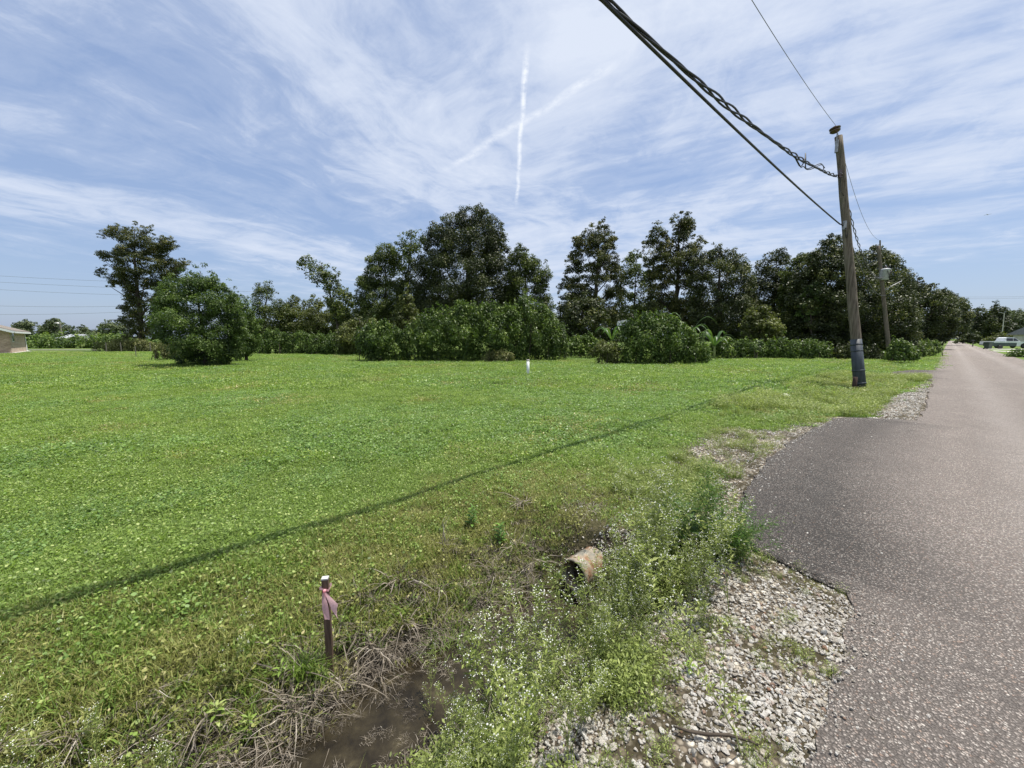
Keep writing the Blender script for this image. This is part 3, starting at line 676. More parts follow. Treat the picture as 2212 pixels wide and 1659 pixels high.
tag(T('tall_weed_field', 'broad field of tall weeds on the far left beyond the lawn', 'weeds', 'low', 66,
  [(58,757),(62,730),(100,722),(150,728),(220,724),(300,728),(345,726),(348,757)], leaf=.4, cr=.9, maxd=3, mat='ragweed', layers=5, thick=2), kind='stuff')
tag(T('tall_grass_patch', 'round unmown patch of pale grass with fence posts on the far left', 'grass', 'straw', 50,
  [(200,758),(203,744),(240,738),(300,737),(338,742),(342,758)], leaf=.3, cr=.6, maxd=2.5), kind='stuff')
for o in list(C.objects):
    if o.get('kind') == 'stuff' and o.type == 'EMPTY': stuffify(o)

# banana plants with long arching leaves
M_banana = leafmat('banana_leaf', (.03, .07, .022), (.075, .14, .042), (.13, .2, .06), .3, .4, .2)
def banana(px, py, Y, n, span, label, seed):
    r = random.Random(seed); root3 = at_y(px, py, Y); base = Vector((root3.x, Y, 0))
    t = thing('banana_plant', label, 'plant', base, 'banana plants behind the weeds')
    hcrown = root3.z - 1.0
    mb = MB(); mb.tube([(0, 0, -.05), (.03, 0, hcrown * .5), (0, 0, hcrown)], [.11, .09, .05], 8); mb.build('stem', M_stem, t, True)
    for k in range(n):
        a = 2 * math.pi * (k + r.random() * .5) / n; ln = span * r.uniform(.75, 1.15); w = r.uniform(.06, .12)
        vs = []; fs = []; m = 9; rise = r.uniform(1.0, 1.8)
        for i in range(m):
            q = i / (m - 1); d = ln * q
            z = hcrown - .2 + rise * math.sin(min(q * 2.1, 2.6)) * ln * .45 - q * q * ln * .25
            c = Vector((math.cos(a) * d * .8, math.sin(a) * d * .8, z)); ww = w * math.sin(math.pi * min(1, q * .9 + .08)) + .008
            sd = Vector((-math.sin(a), math.cos(a), 0)) * ww
            vs += [c - sd + Vector((0, 0, -.25 * ww)), c, c + sd + Vector((0, 0, -.25 * ww))]
        for i in range(m - 1):
            for j in range(2): fs.append((3 * i + j, 3 * i + j + 1, 3 * i + j + 4, 3 * i + j + 3))
        l = MB(); l.add(vs, fs); me = l.mesh('leaf', M_banana, True)
        at = me.attributes.new('tint', 'FLOAT', 'POINT'); at.data.foreach_set('value', np.full(len(vs), r.uniform(.3, .95), dtype=np.float32))
        link('leaf', me, t)
for i, (px, py, Y, n, sp_, lab) in enumerate([
    (1322, 702, 29.5, 8, 1.6, 'short banana plant beside the white sheet'),
    (1368, 694, 31, 9, 2.0, 'banana plant rising behind the left of the isolated ragweed mound'),
    (1425, 688, 30, 10, 2.2, 'tallest banana plant behind the middle of the isolated ragweed mound'),
    (1486, 700, 30.5, 11, 2.3, 'banana plant whose long leaves arch over the right of the isolated ragweed mound'),
    (1545, 716, 30, 12, 1.9, 'rightmost banana plant with thin leaves drooping over the low weed strip')]):
    banana(px, py, Y, n, sp_, lab, i)
def sheet():
    c = at_y(1346, 697, 28.6); mb = MB(); n = 9
    for i in range(n):
        for j in range(5):
            x = (i / (n - 1) - .5) * .85; z = (j / 4 - .5) * .36 + .16 * (i / (n - 1) - .5)
            z *= 1 - .35 * abs(i / (n - 1) - .4)
            mb.v.append((c.x + x, c.y + .10 * math.sin(i * 1.9 + j), c.z + z + .03 * math.sin(i * 2.3)))
    for i in range(n - 1):
        for j in range(4): a = i * 5 + j; mb.f.append((a, a + 5, a + 6, a + 1))
    tag(mb.build('white_sheet', plain('white_plastic', (.72, .72, .72), (.85, .85, .85), 3, .5), None, True), 'crumpled white plastic sheet caught among the banana leaves', 'sheet')
sheet()

# ------------------------------------------------------------------ utility poles and wires
P1 = Vector((12.68, 13.91, -.33)); P1T = Vector((11.81, 14.89, 8.86))
axis1 = P1T - P1
def pole_pt(base, ax, py):                 # the height on a pole that is seen at image row py
    lo, hi = 0.0, 1.0
    for _ in range(30):
        m = (lo + hi) / 2
        if project(base + ax * m)[1] > py: lo = m
        else: hi = m
    return base + ax * lo
def lean(ax): return ax.to_track_quat('Z', 'Y').to_matrix()
def utility_pole(base, ax, r0, r1, label, near):
    t = thing('utility_pole', label, 'utility pole', base, 'utility poles along the road')
    Ln = ax.length; Mx = lean(ax); inv = lambda v: v
    mb = MB(); n = 22
    pts = [Mx @ Vector((.006 * math.sin(i * .9), .006 * math.cos(i * 1.3), Ln * i / n - (.3 if i == 0 else 0))) for i in range(n + 1)]
    mb.tube(pts, [r0 + (r1 - r0) * i / n for i in range(n + 1)], 20)
    o = mb.build('post', M_wood, t, True)
    return t, Mx, Ln
up1, Mx1, L1 = utility_pole(P1, axis1, .165, .115, 'near leaning wooden utility pole with a dark sleeve at its foot', True)
def on1(frac, off=(0, 0, 0)): return axis1 * frac + Mx1 @ Vector(off)
f_sl = (pole_pt(P1, axis1, 733) - P1).length / L1
mb = MB(); mb.tube([axis1 * (-.02), axis1 * (f_sl * .5), axis1 * f_sl], [.186, .176, .166], 24); mb.build('sleeve', M_sleeve, up1, True)
for fr in (.035, .085, f_sl - .045, f_sl - .02):
    b = MB(); rr0 = .19 if fr < .1 else .171
    b.tube([axis1 * (fr - .003), axis1 * (fr + .003)], [rr0 + .003] * 2, 24); b.build('band', M_sleeve, up1, True)
# top pin, insulator, bolts
toward = Vector((-RX, -RY, 0))
mb = MB(); a0 = on1(.955) + Vector((-.13, -.02, 0)); mb.tube([a0, a0 + Vector((-.02, 0, .35)), a0 + Vector((-.03, 0, .62))], .018, 8)
mb.box(on1(.96) + Vector((-.12, -.02, 0)), (.05, .10, .42)); mb.build('pin_bracket', M_steel, up1)
mb = MB(); ins = axis1 + Vector((-.15, -.02, .10))
mb.lathe([(.03, 0), (.10, .02), (.155, .06), (.16, .085), (.09, .10), (.10, .12), (.165, .145), (.17, .175), (.08, .20), (.05, .24), (.02, .25)], ins, 18, Mx1)
mb.build('insulator', M_cer, up1, True)
INS_TOP = P1 + ins + Vector((0, 0, .25))
for fr in (.975, .95):
    mb = MB(); mb.tube([on1(fr, (-.15, 0, 0)), on1(fr, (.15, 0, 0)) + Vector((.07, 0, .02))], .011, 6); mb.build('bolt', M_steel, up1)
fb = (pole_pt(P1, axis1, 377) - P1).length / L1; fc = (pole_pt(P1, axis1, 482) - P1).length / L1
for fr in (fb, fc):
    mb = MB(); mb.tube([on1(fr, (-.19, 0, 0)), on1(fr, (.22, 0, 0))], .013, 6); mb.build('bolt', M_steel, up1)
mb = MB(); mb.box(on1(fb, (.15, -.03, 0)), (.10, .08, .26)); mb.build('clamp', M_cer, up1)
mb = MB(); mb.box(on1(fc, (.17, -.02, -.1)), (.09, .06, .30)); mb.build('clamp', M_steel, up1)

P2 = Vector(at_y(1925, 760, 31.0)); P2.z = -.25; P2T = at_y(1897, 531, 31.5); axis2 = P2T - P2
up2, Mx2, L2 = utility_pole(P2, axis2, .15, .11, 'far utility pole carrying a grey transformer can and a thin side arm', False)
def on2(fr, off=(0, 0, 0)): return axis2 * fr + Vector(off)
mb = MB(); mb.tube([on2(.93, (.1, 0, 0)), on2(1.0, (.1, 0, .42))], .05, 8); mb.build('pin_bracket', M_wood, up2)
can = (at_y(1912, 593, 31.2) - P2)
mb = MB(); mb.lathe([(.23, -.42), (.25, -.40), (.27, .30), (.32, .34), (.32, .40), (.20, .46), (.02, .48)], can, 20)
mb.build('transformer_can', plain('grey_transformer_paint', (.34, .36, .37), (.48, .50, .51), 4, .45, .5), up2, True)
mb = MB(); mb.lathe([(.05, 0), (.07, .05), (.04, .08), (.07, .12), (.03, .2)], can + Vector((0, 0, .46)), 12); mb.build('bushing', M_cer, up2, True)
mb = MB(); c0 = can + Vector((0, -.30, 0))
mb.tube([c0 + Vector((.18, 0, .30)), c0 + Vector((.10, -.04, .05)), c0 + Vector((0, -.04, -.10)), c0 + Vector((-.16, -.02, .28))], .022, 6)
mb.tube([c0 + Vector((0, -.04, -.10)), c0 + Vector((.04, -.03, -.34))], .022, 6)
mb.tube([c0 + Vector((.05, -.04, .2)), c0 + Vector((-.05, -.06, -.3)), c0 + Vector((.2, 0, -.36))], .016, 6); mb.build('lead_wire', M_cable, up2, True)
mb = MB(); mb.box(can + Vector((-.33, 0, 0)), (.2, .1, .6)); mb.build('mount', M_steel, up2)
mb = MB(); s0 = at_y(1912, 627, 31.0) - P2; s1_ = at_y(1948, 607, 31.0) - P2
mb.tube([s0, s0 * .5 + s1_ * .5 + Vector((0, 0, .05)), s1_], .03, 8); mb.build('side_arm', M_steel, up2, True)
mb = MB()
for k in range(7):
    a = on2(.80 - k * .012, (.12, -.05, 0)); mb.tube([a, a + Vector((.08 * math.sin(k), -.03, -.1))], .02, 5)
mb.build('splice', M_cable, up2)

def span(a, b, sag, n=60):
    return [a.lerp(b, i / n) - Vector((0, 0, 4 * sag * (i / n) * (1 - i / n))) for i in range(n + 1)]
def twist(pts, R, r, pitch, ph, amp=None):
    out_ = []; d = 0
    for i, p in enumerate(pts):
        if i: d += (p - pts[i - 1]).length
        t = (pts[min(i + 1, len(pts) - 1)] - pts[max(i - 1, 0)]).normalized()
        s = t.cross(Vector((0, 0, 1))).normalized(); q = s.cross(t)
        a = 2 * math.pi * d / pitch + ph; rr_ = R * (amp(d) if amp else 1)
        out_.append(p + s * math.cos(a) * rr_ + q * math.sin(a) * rr_)
    return out_
def thru(a, px, py, zoff_u, total, att_z_end, n=220):
    """a sagging wire from a on the pole over the point seen at (px, py) at height zoff_u, on to the next pole behind the camera"""
    r = ray(px, py); t = (zoff_u - H) / r[2]; m = Vector((r[0] * t, r[1] * t, zoff_u))
    d = Vector((m.x - a.x, m.y - a.y, 0)); dl = d.length; d.normalize()
    e = a + d * total; e.z = att_z_end; k = dl / total
    sag = (a.z + (e.z - a.z) * k - m.z) / (4 * k * (1 - k))
    return span(a, e, sag, n)
def wire(name, label, cat, runs, r, mat=None, part='conductor', n=6):
    t = thing(name, label, cat, runs[0][0])
    for run in runs:
        mb = MB(); mb.tube([p - runs[0][0] for p in run], r, n); mb.build(part, mat or M_cable, t, True)
    return t
A1 = P1 + on1(fb, (.06, -.15, 0)); A2 = P1 + on1(fc, (.08, -.155, 0))
base1 = thru(A1, 1309, 0, 5.35, 44, 7.4)
amp = lambda d: .45 + .9 * math.sin(d * .62 + 1) ** 2
bund = wire('power_cable', 'upper twisted black power cable running from the near pole out over the camera', 'cable',
     [twist(base1, .030, .013, 2.3, ph, amp) for ph in (0, 2.1, 4.2)] + [[A1, P1 + on1(fb, (.14, -.12, 0)), P1 + on1(fb, (.17, -.05, -.08))]], .0165)
# slack loops by the pole
def by_wire(px, py):                        # a point beside the wire, at the wire's own distance
    k = min(range(60), key=lambda i: abs(project(base1[i])[0] - px)); return at_y(px, py, base1[k].y)
lp = [by_wire(*q) for q in ((1719, 336), (1726, 350), (1731, 358), (1736, 356), (1742, 342), (1743, 330), (1743.5, 346), (1744, 363), (1756, 361), (1766, 356), (1776, 353), (1782, 360), (1780, 368))]
def sm(pts, k=5):
    out_ = []; n = len(pts)
    for i in range(n - 1):
        p0, p1, p2, p3 = pts[max(i - 1, 0)], pts[i], pts[i + 1], pts[min(i + 2, n - 1)]
        for j in range(k):
            t = j / k
            out_.append(.5 * ((2 * p1) + (p2 - p0) * t + (2 * p0 - 5 * p1 + 4 * p2 - p3) * t * t + (3 * p1 - p0 - 3 * p2 + p3) * t ** 3))
    out_.append(pts[-1]); return out_
base1l = base1[0]
mb = MB(); mb.tube([p - base1l for p in sm(lp)], .014, 6); mb.tube([p - base1l + Vector((.06, .03, -.02)) for p in sm(lp[:4] + lp[7:12])], .012, 6)
mb.build('slack_loop', M_cable, bund, True)
wire('communication_cable', 'lower straight black cable meeting the near pole at two thirds of its height', 'cable', [[P1 + on1(fc, (.19, -.05, -.12)), P1 + on1(fc, (.16, -.13, -.02))] + thru(A2, 1301, 0, 5.32, 46, 6.3)], .021)
tp = thru(INS_TOP, 1624, 0, 8.0, 46, 8.8)
wire('overhead_wire', 'thin bare wire rising from the pole-top insulator to the top of the view', 'wire', [tp], .0065, M_alu)
top2 = P2 + on2(1.0, (.1, 0, .42))
wire('overhead_wire', 'thin bare wire sagging between the tops of the two utility poles', 'wire', [span(INS_TOP, top2, .9)], .008, M_alu)
B1 = P1 + on1(fb, (.19, .0, -.05)); B2 = P2 + on2(.74, (.12, -.1, 0))
wire('power_cable', 'twisted black cable dropping from the near pole towards the far pole', 'cable', [twist(span(B1, B2, 1.3, 120), .035, .012, 2.0, ph) for ph in (0, 3.1)], .016)
D1 = P1 + on1(fc, (.2, 0, -.2)); D2 = P2 + on2(.58, (.12, -.1, 0))
wire('communication_cable', 'black cable dipping from the lower clamp of the near pole to the far pole', 'cable', [span(D1, D2, .8, 60)], .02)
t = wire('jumper_wire', 'thin jumper wires hanging loose beside the near pole between its two clamps', 'wire',
  [sm([B1 + Vector((0, 0, -.1)), B1 + Vector((.02, 0, -.5)), B1.lerp(D1, .35) + Vector((-.02, 0, 0)), B1.lerp(D1, .5) + Vector((.22, .1, 0)), B1.lerp(D1, .8) + Vector((.2, .1, 0)), D1 + Vector((.25, .1, -.1)), D1]),
   sm([D1, D1 + Vector((.05, 0, -.35)), D1 + Vector((.12, 0, -.2)), D1 + Vector((.4, .3, -.15)), D1 + Vector((.45, .35, .15))])], .009)
# stub post
sx = on_ground(1850, 845, -.33)
mb = MB(); mb.tube([(0, 0, -.2), (0, 0, .25), (0, 0, .56)], [.075, .07, .065], 12)
o = mb.build('stub_post', plain('dark_brown_wood', (.03, .02, .018), (.075, .05, .042), 6, .9, .1, .01, 0, (6, 6, .6)), None, True); o.location = (12.22, 13.66, hz(12.22, 13.66))
tag(o, 'short dark brown post stub standing against the foot of the near pole', 'post')
# far power lines
for i, (a, b_, lab) in enumerate([((-60, 592), (420, 612), 'highest of the faint wires at the far left'), ((-60, 606), (560, 630), 'second highest of the faint wires at the far left'),
        ((-60, 622), (420, 640), 'middle one of the faint wires at the far left'), ((-60, 659), (330, 660), 'second lowest of the faint wires at the far left'), ((-60, 679), (330, 671), 'lowest of the faint wires at the far left')]):
    A_, B_ = at_y(*a, 80), at_y(*b_, 80); wire('power_line', lab, 'wire', [span(A_, B_, .3, 16)], .022, M_alu, 'strand', 5)
for a, b_, lab in (((2040, 641), (2300, 638), 'upper of the faint wires across the sky at the far right'), ((2040, 645), (2300, 641), 'lower of the faint wires across the sky at the far right')):
    wire('power_line', lab, 'wire', [span(at_y(*a, 150), at_y(*b_, 150), .3, 12)], .03, M_alu, 'strand', 5)

# ------------------------------------------------------------------ brick house at the far left
def brick_mat():
    m, nt, b = material('brown_brick', .9, .2); v = objco(nt)
    cx = nt.nodes.new('ShaderNodeSeparateXYZ'); L(nt, v, cx.inputs[0])
    cb = nt.nodes.new('ShaderNodeCombineXYZ'); L(nt, mth(nt, 'ADD', cx.outputs[0], cx.outputs[1]), cb.inputs[0]); L(nt, cx.outputs[2], cb.inputs[1])
    br = nt.nodes.new('ShaderNodeTexBrick'); L(nt, cb.outputs[0], br.inputs['Vector']); br.inputs['Scale'].default_value = 1
    br.inputs['Brick Width'].default_value = .22; br.inputs['Row Height'].default_value = .075; br.inputs['Mortar Size'].default_value = .009
    br.inputs['Color1'].default_value = (.34, .20, .14, 1); br.inputs['Color2'].default_value = (.55, .38, .28, 1); br.inputs['Mortar'].default_value = (.5, .44, .37, 1)
    f = noise(nt, v, 1.5, 4, .6); c = mixc(nt, 1.0, br.outputs['Color'], ramp(nt, f, [(.3, g(.75)), (.7, g(1.15))]), 'MULTIPLY')
    L(nt, c, b.inputs['Base Color']); bump(nt, b, br.outputs['Fac'], -.5, .01); return m
def house():
    c0 = Vector((-53.8, 41.6, 0)); gdir = Vector((-.707, -.707, 0)); e = Vector((-.707, .707, 0))
    t = thing('brick_house', 'low brown brick house with grey shingle roof at the left edge', 'house', c0)
    Wd, Ln, hh = 10.0, 9.0, 2.45; M_br = brick_mat(); ridge = hh + Wd / 2 * .36
    A_ = lambda a, b, z: gdir * a + e * b + Vector((0, 0, z))
    mb = MB()  # walls with gable ends
    v = [A_(0, 0, 0), A_(Wd, 0, 0), A_(Wd, 0, hh), A_(Wd / 2, 0, ridge), A_(0, 0, hh), A_(0, Ln, 0), A_(Wd, Ln, 0), A_(Wd, Ln, hh), A_(Wd / 2, Ln, ridge), A_(0, Ln, hh)]
    mb.add(v, [(0, 1, 2, 3, 4), (9, 8, 7, 6, 5), (0, 4, 9, 5), (1, 6, 7, 2)]); mb.build('wall', M_br, t)
    M_sh = plain('weathered_shingle', (.13, .115, .10), (.27, .24, .21), 9, .95, .1, .01)
    M_wt = plain('white_trim', (.62, .64, .66), (.78, .79, .80), 3, .6)
    mb = MB(); ov = .42
    for sgn in (0, 1):
        a_e = -ov if not sgn else Wd + ov; ze = hh - ov * .36 + .16
        q = [A_(a_e, -.5, ze), A_(Wd / 2, -.5, ridge + .16), A_(Wd / 2, Ln + .5, ridge + .16), A_(a_e, Ln + .5, ze)]
        mb.add(q + [x - Vector((0, 0, .09)) for x in q], [(0, 1, 2, 3), (7, 6, 5, 4), (0, 4, 5, 1), (1, 5, 6, 2), (2, 6, 7, 3), (3, 7, 4, 0)])
    mb.build('roof', M_sh, t)
    mb = MB(); ze = hh - ov * .36 - .02
    def bar(p, q, w, h_):
        p, q = Vector(p), Vector(q); d = (q - p); Mq = d.to_track_quat('X', 'Z').to_matrix(); mb.box((p + q) / 2, (d.length, w, h_), M=Mq)
    bar(A_(-ov - .03, -.5, ze), A_(-ov - .03, Ln + .5, ze), .06, .18); mb.build('fascia', M_wt, t)
    mb = MB(); bar(A_(-ov, -.53, ze), A_(Wd / 2, -.53, ridge), .05, .22); bar(A_(Wd + ov, -.53, ze), A_(Wd / 2, -.53, ridge + .02), .05, .22); mb.build('bargeboard', M_wt, t)
    mb = MB(); q = [A_(-ov, -.5, hh - .12), A_(0, -.5, hh - .12), A_(0, Ln + .5, hh - .12), A_(-ov, Ln + .5, hh - .12)]
    mb.add(q, [(0, 1, 2, 3)]); mb.build('soffit', M_wt, t)
    mb = MB(); p = A_(-.06, Ln - .3, 0)
    mb.tube([p + Vector((0, 0, hh - .1)), p + Vector((0, 0, .3)), p + Vector((0, 0, .1)), p + Vector((.45, .1, .03))], .05, 8); mb.build('downpipe', M_wt, t)
    mb = MB(); mb.box(A_(.012 - .02, 1.5, 1.75), (.06, .9, 1.0), rz=math.radians(45)); w_ = mb.build('window', M_wt, t)
    mb = MB(); mb.box(A_(-.05, 1.5, 1.75), (.03, .75, .85), rz=math.radians(45)); mb.build('pane', plain('window_glass', (.02, .025, .03), (.05, .06, .07), 2, .1, .6), w_)
    mb = MB()
    bar(A_(-.12, -.15, .04), A_(-.12, Ln, .04), .25, .12); bar(A_(0, -.14, .04), A_(Wd, -.14, .04), .3, .12); mb.build('foundation', M_conc, t)
house()
# thin pale kerb, fence posts, lamp post and roof beyond the left lawn
mb = MB(); a = on_ground(62, 756.5); b_ = on_ground(206, 756.5)
mb.box(((a.x + b_.x) / 2, a.y, .05), ((b_.x - a.x), .5, .12)); tag(mb.build('path', M_conc), kind='structure')
M_post = plain('grey_post', (.10, .09, .08), (.2, .18, .16), 6, .9)
for i, (px, py, hh, Y, lab) in enumerate([(296, 758, 1.15, 47, 'left fence post in front of the pale grass patch'), (337, 758, 1.15, 47, 'middle fence post in front of the pale grass patch'), (419, 756, 1.1, 47, 'fence post hidden close behind the leafy bush'), (377, 770, .95, 34, 'thin stake on the lawn just left of the leafy bush')]):
    px = px / 1.2911; p = at_y(px, 750, Y); mb = MB(); mb.tube([(0, 0, 0), (0, 0, hh)], .05 if i < 3 else .03, 6)
    o = mb.build('fence_post', M_post); o.location = (p.x, Y, 0); tag(o, lab, 'post', 'posts at the far left')
p = at_y(137, 740, 95); t = thing('lamp_post', 'grey wooden post with a lamp standing in the weeds at the far left', 'post', (p.x, 95, 0))
mb = MB(); mb.tube([(0, 0, 0), (-.3, 0, 5.2)], [.2, .16], 8); mb.build('post', M_post, t)
mb = MB(); mb.lathe([(.05, .25), (.35, .2), (.5, 0), (.1, -.1)], (-.9, 0, 5.3), 10); mb.build('lamp', M_steel, t)
def shed(px, py, Y, w, label, hh, col):
    p = at_y(px, py, Y); t = thing('outbuilding', label, 'building', (p.x, Y, 0)); zt = p.z
    mb = MB(); mb.box((0, 1.5, (zt - hh) / 2), (w * .9, 5, zt - hh)); mb.build('wall', M_conc, t)
    mb = MB(); mb.add([(-w / 2, -2, zt - hh), (w / 2, -2, zt - hh), (w / 2, 1.5, zt), (-w / 2 * .9, 1.5, zt), (-w / 2, 5, zt - hh), (w / 2, 5, zt - hh)], [(0, 1, 2, 3), (3, 2, 5, 4), (0, 3, 4), (1, 5, 2)])
    mb.build('roof', col, t)
shed(154, 722, 90, 4.0, 'low pale roof half hidden in the weeds at the far left', .9, plain('pale_metal_roof', (.30, .31, .33), (.42, .43, .44), 2, .4, .5))
shed(2287, 700, 78, 8.0, 'grey roofed house at the right edge behind the parked pickup', 2.1, plain('grey_shingle', (.14, .14, .15), (.25, .25, .26), 9, .9))

# ------------------------------------------------------------------ vehicles and things across the road
def wheel(parent, x, y, r=.36):
    o = bpy.data.objects.new('wheel', None); C.objects.link(o); o.parent = parent; o.location = (x, y, r)
    rot_ = Matrix.Rotation(math.pi / 2, 3, 'X')
    mb = MB(); mb.lathe([(r * .6, -.12), (r * .95, -.12), (r, -.08), (r, .08), (r * .95, .12), (r * .6, .12)], (0, 0, 0), 20, rot_); mb.build('tyre', M_cable, o, True)
    mb = MB(); mb.lathe([(.05, -.10), (r * .6, -.09), (r * .6, .09), (.05, .10)], (0, 0, 0), 16, rot_); mb.build('rim', M_steel, o, True)
def extr(prof, y0, y1, inset=0.0):
    mb = MB(); n = len(prof); zm = max(p[1] for p in prof)
    v = [(x, y0 + inset * max(0, (z - .9)), z) for x, z in prof] + [(x, y1 - inset * max(0, (z - .9)), z) for x, z in prof]
    mb.add(v, [tuple(reversed(range(n))), tuple(range(n, 2 * n))] + [(i, (i + 1) % n, n + (i + 1) % n, n + i) for i in range(n)]); return mb
def pickup():
    p = at_y(2170, 750, 66); t = thing('pickup_truck', 'silver pickup truck parked on the driveway across the road', 'pickup truck', (p.x, 66, 0), rz=math.radians(-12))
    M_sil = plain('silver_paint', (.62, .64, .66), (.72, .74, .76), 2, .35, .5, 0, 0)
    prof = [(-2.8, .55), (-2.8, 1.15), (-.75, 1.15), (-.7, 1.18), (.95, 1.15), (2.5, 1.05), (2.75, .95), (2.78, .5), (2.35, .45), (2.25, .7), (2.0, .85), (1.65, .85), (1.4, .7), (1.3, .45), (-1.2, .45), (-1.3, .7), (-1.55, .85), (-1.95, .85), (-2.2, .7), (-2.3, .5)]
    extr(prof, -.95, .95).build('body', M_sil, t)
    extr([(-.75, 1.15), (-.65, 1.72), (-.35, 1.82), (.45, 1.80), (.75, 1.66), (1.35, 1.13)], -.88, .88, .2).build('cab', M_sil, t)
    mg = plain('dark_window', (.012, .014, .018), (.03, .035, .04), 2, .08, .6)
    for sy in (-1, 1):
        mb = MB(); y = sy * .83
        mb.add([(-.6, y * 1.07, 1.2), (.3, y * 1.07, 1.2), (.3, y * .94, 1.68), (-.5, y * .94, 1.68)], [(0, 1, 2, 3)]); mb.build('window', mg, t)
        mb = MB(); mb.add([(.38, y * 1.07, 1.2), (1.1, y * 1.07, 1.2), (.68, y * .94, 1.64), (.38, y * .94, 1.68)], [(0, 1, 2, 3)]); mb.build('window', mg, t)
    mb = MB(); mb.add([(1.34, -.75, 1.17), (1.34, .75, 1.17), (.8, .68, 1.66), (.8, -.68, 1.66)], [(0, 1, 2, 3)]); mb.build('windscreen', mg, t)
    mb = MB(); mb.box((2.80, 0, .55), (.1, 1.8, .2)); mb.build('bumper', M_steel, t)
    mb = MB(); mb.box((-2.85, 0, .58), (.1, 1.8, .18)); mb.build('bumper', M_steel, t)
    for x in (-1.75, 1.83):
        for y in (-.86, .86): wheel(t, x, y)
    # green low trailer in front
    p = at_y(2158, 752, 61); t = thing('utility_trailer', 'low dark green trailer standing in front of the silver pickup', 'trailer', (p.x, 61, 0), rz=math.radians(-12))
    mg2 = plain('dark_green_paint', (.010, .028, .022), (.025, .05, .04), 3, .4, .5)
    mb = MB(); mb.box((0, 0, .5), (3.0, 1.5, .12)); mb.build('bed', mg2, t)
    for nm, c, s_ in (('side_panel', (0, -.75, .75), (3.0, .05, .4)), ('side_panel', (0, .75, .75), (3.0, .05, .4)), ('end_panel', (-1.5, 0, .75), (.05, 1.5, .4)), ('end_panel', (1.5, 0, .75), (.05, 1.5, .4))):
        mb = MB(); mb.box(c, s_); mb.build(nm, mg2, t)
    mb = MB(); mb.tube([(1.5, 0, .5), (2.6, 0, .45)], .05, 6); mb.build('drawbar', M_steel, t)
    for y in (-.85, .85): wheel(t, -.6, y, .3)
    p = at_y(2134, 752, 60); t = thing('wheeled_bin', 'dark green wheeled rubbish bin at the kerb across the road', 'bin', (p.x, 60, 0))
    mb = MB(); mb.add([(-.25, -.28, .08), (.25, -.28, .08), (.25, .28, .08), (-.25, .28, .08), (-.32, -.36, 1.0), (.32, -.36, 1.0), (.32, .36, 1.0), (-.32, .36, 1.0)], [(3, 2, 1, 0), (4, 5, 6, 7), (0, 1, 5, 4), (1, 2, 6, 5), (2, 3, 7, 6), (3, 0, 4, 7)]); mb.build('body', mg2, t)
    mb = MB(); mb.box((0, 0, 1.04), (.70, .78, .07)); mb.box((0, .40, 1.0), (.55, .06, .05)); mb.build('lid', mg2, t)
    for x in (-.28, .28):
        mb = MB(); mb.lathe([(.1, -.03), (.1, .03)], (x, .3, .1), 12, Matrix.Rotation(math.pi / 2, 3, 'Y')); mb.build('wheel', M_cable, t)
    p = at_y(2101, 748, 78); t = thing('mailbox', 'small dark mailbox on a post on the right verge', 'mailbox', (p.x, 78, 0))
    mb = MB(); mb.box((0, 0, .5), (.12, .12, 1.0)); mb.build('post', M_post, t)
    mb = MB(); mb.box((0, 0, 1.08), (.3, .5, .16)); mb.tube([(0, -.25, 1.16), (0, .25, 1.16)], .15, 10); mb.build('box', M_cable, t)
    p = at_y(2163, 742, 100); t = thing('lamp_pole', 'thin pale lamp pole rising behind the parked pickup', 'pole', (p.x, 100, 0))
    zt = at_y(2163, 676, 100).z
    mb = MB(); mb.tube([(0, 0, 0), (-.35, 0, zt)], [.10, .07], 8); mb.build('post', M_conc, t)
    mb = MB(); mb.tube([(-.35, 0, zt - .2), (-1.25, 0, zt + .1)], .06, 6); mb.box((-1.5, 0, zt + .1), (.6, .25, .14)); mb.build('lamp', M_steel, t)
    # aeroplane
    p = at_y(2133, 464, 900); t = thing('aeroplane', 'tiny aeroplane high in the sky at the right', 'aeroplane', p, rz=math.radians(25)); k = 1.0
    mb = MB(); mb.tube([(-4, 0, 0), (-3, 0, .2), (0, 0, .4), (2.5, 0, .3), (3.6, 0, .1)], [.1, .35, .7, .6, .15], 10); mb.build('fuselage', M_steel, t, True)
    mb = MB(); mb.box((.6, 0, .6), (1.3, 11, .14)); mb.build('wing', M_steel, t)
    mb = MB(); mb.box((-3.6, 0, .3), (.8, 3.4, .1)); mb.box((-3.7, 0, 1.0), (.9, .1, 1.4)); mb.build('tail', M_steel, t)
pickup()

# ------------------------------------------------------------------ small things on the lawn and in the ditch
p = on_ground(1140.5, 811); t = thing('marker_pipe', 'short upright white plastic pipe standing in the lawn', 'pipe', (p.x, p.y, hz(p.x, p.y)))
hp = at_y(1141, 777, p.y).z - hz(p.x, p.y)
mb = MB(); mb.lathe([(.06, -.1), (.062, hp), (.05, hp), (.045, hp - .05)], (0, 0, 0), 16); mb.build('pipe', plain('white_pvc', (.78, .79, .80), (.85, .86, .86), 4, .35, .5), t, True)
mb = MB(); mb.lathe([(.068, hp - .07), (.070, hp + .004), (.05, hp + .006)], (0, 0, 0), 16); mb.build('collar', M_conc, t, True)
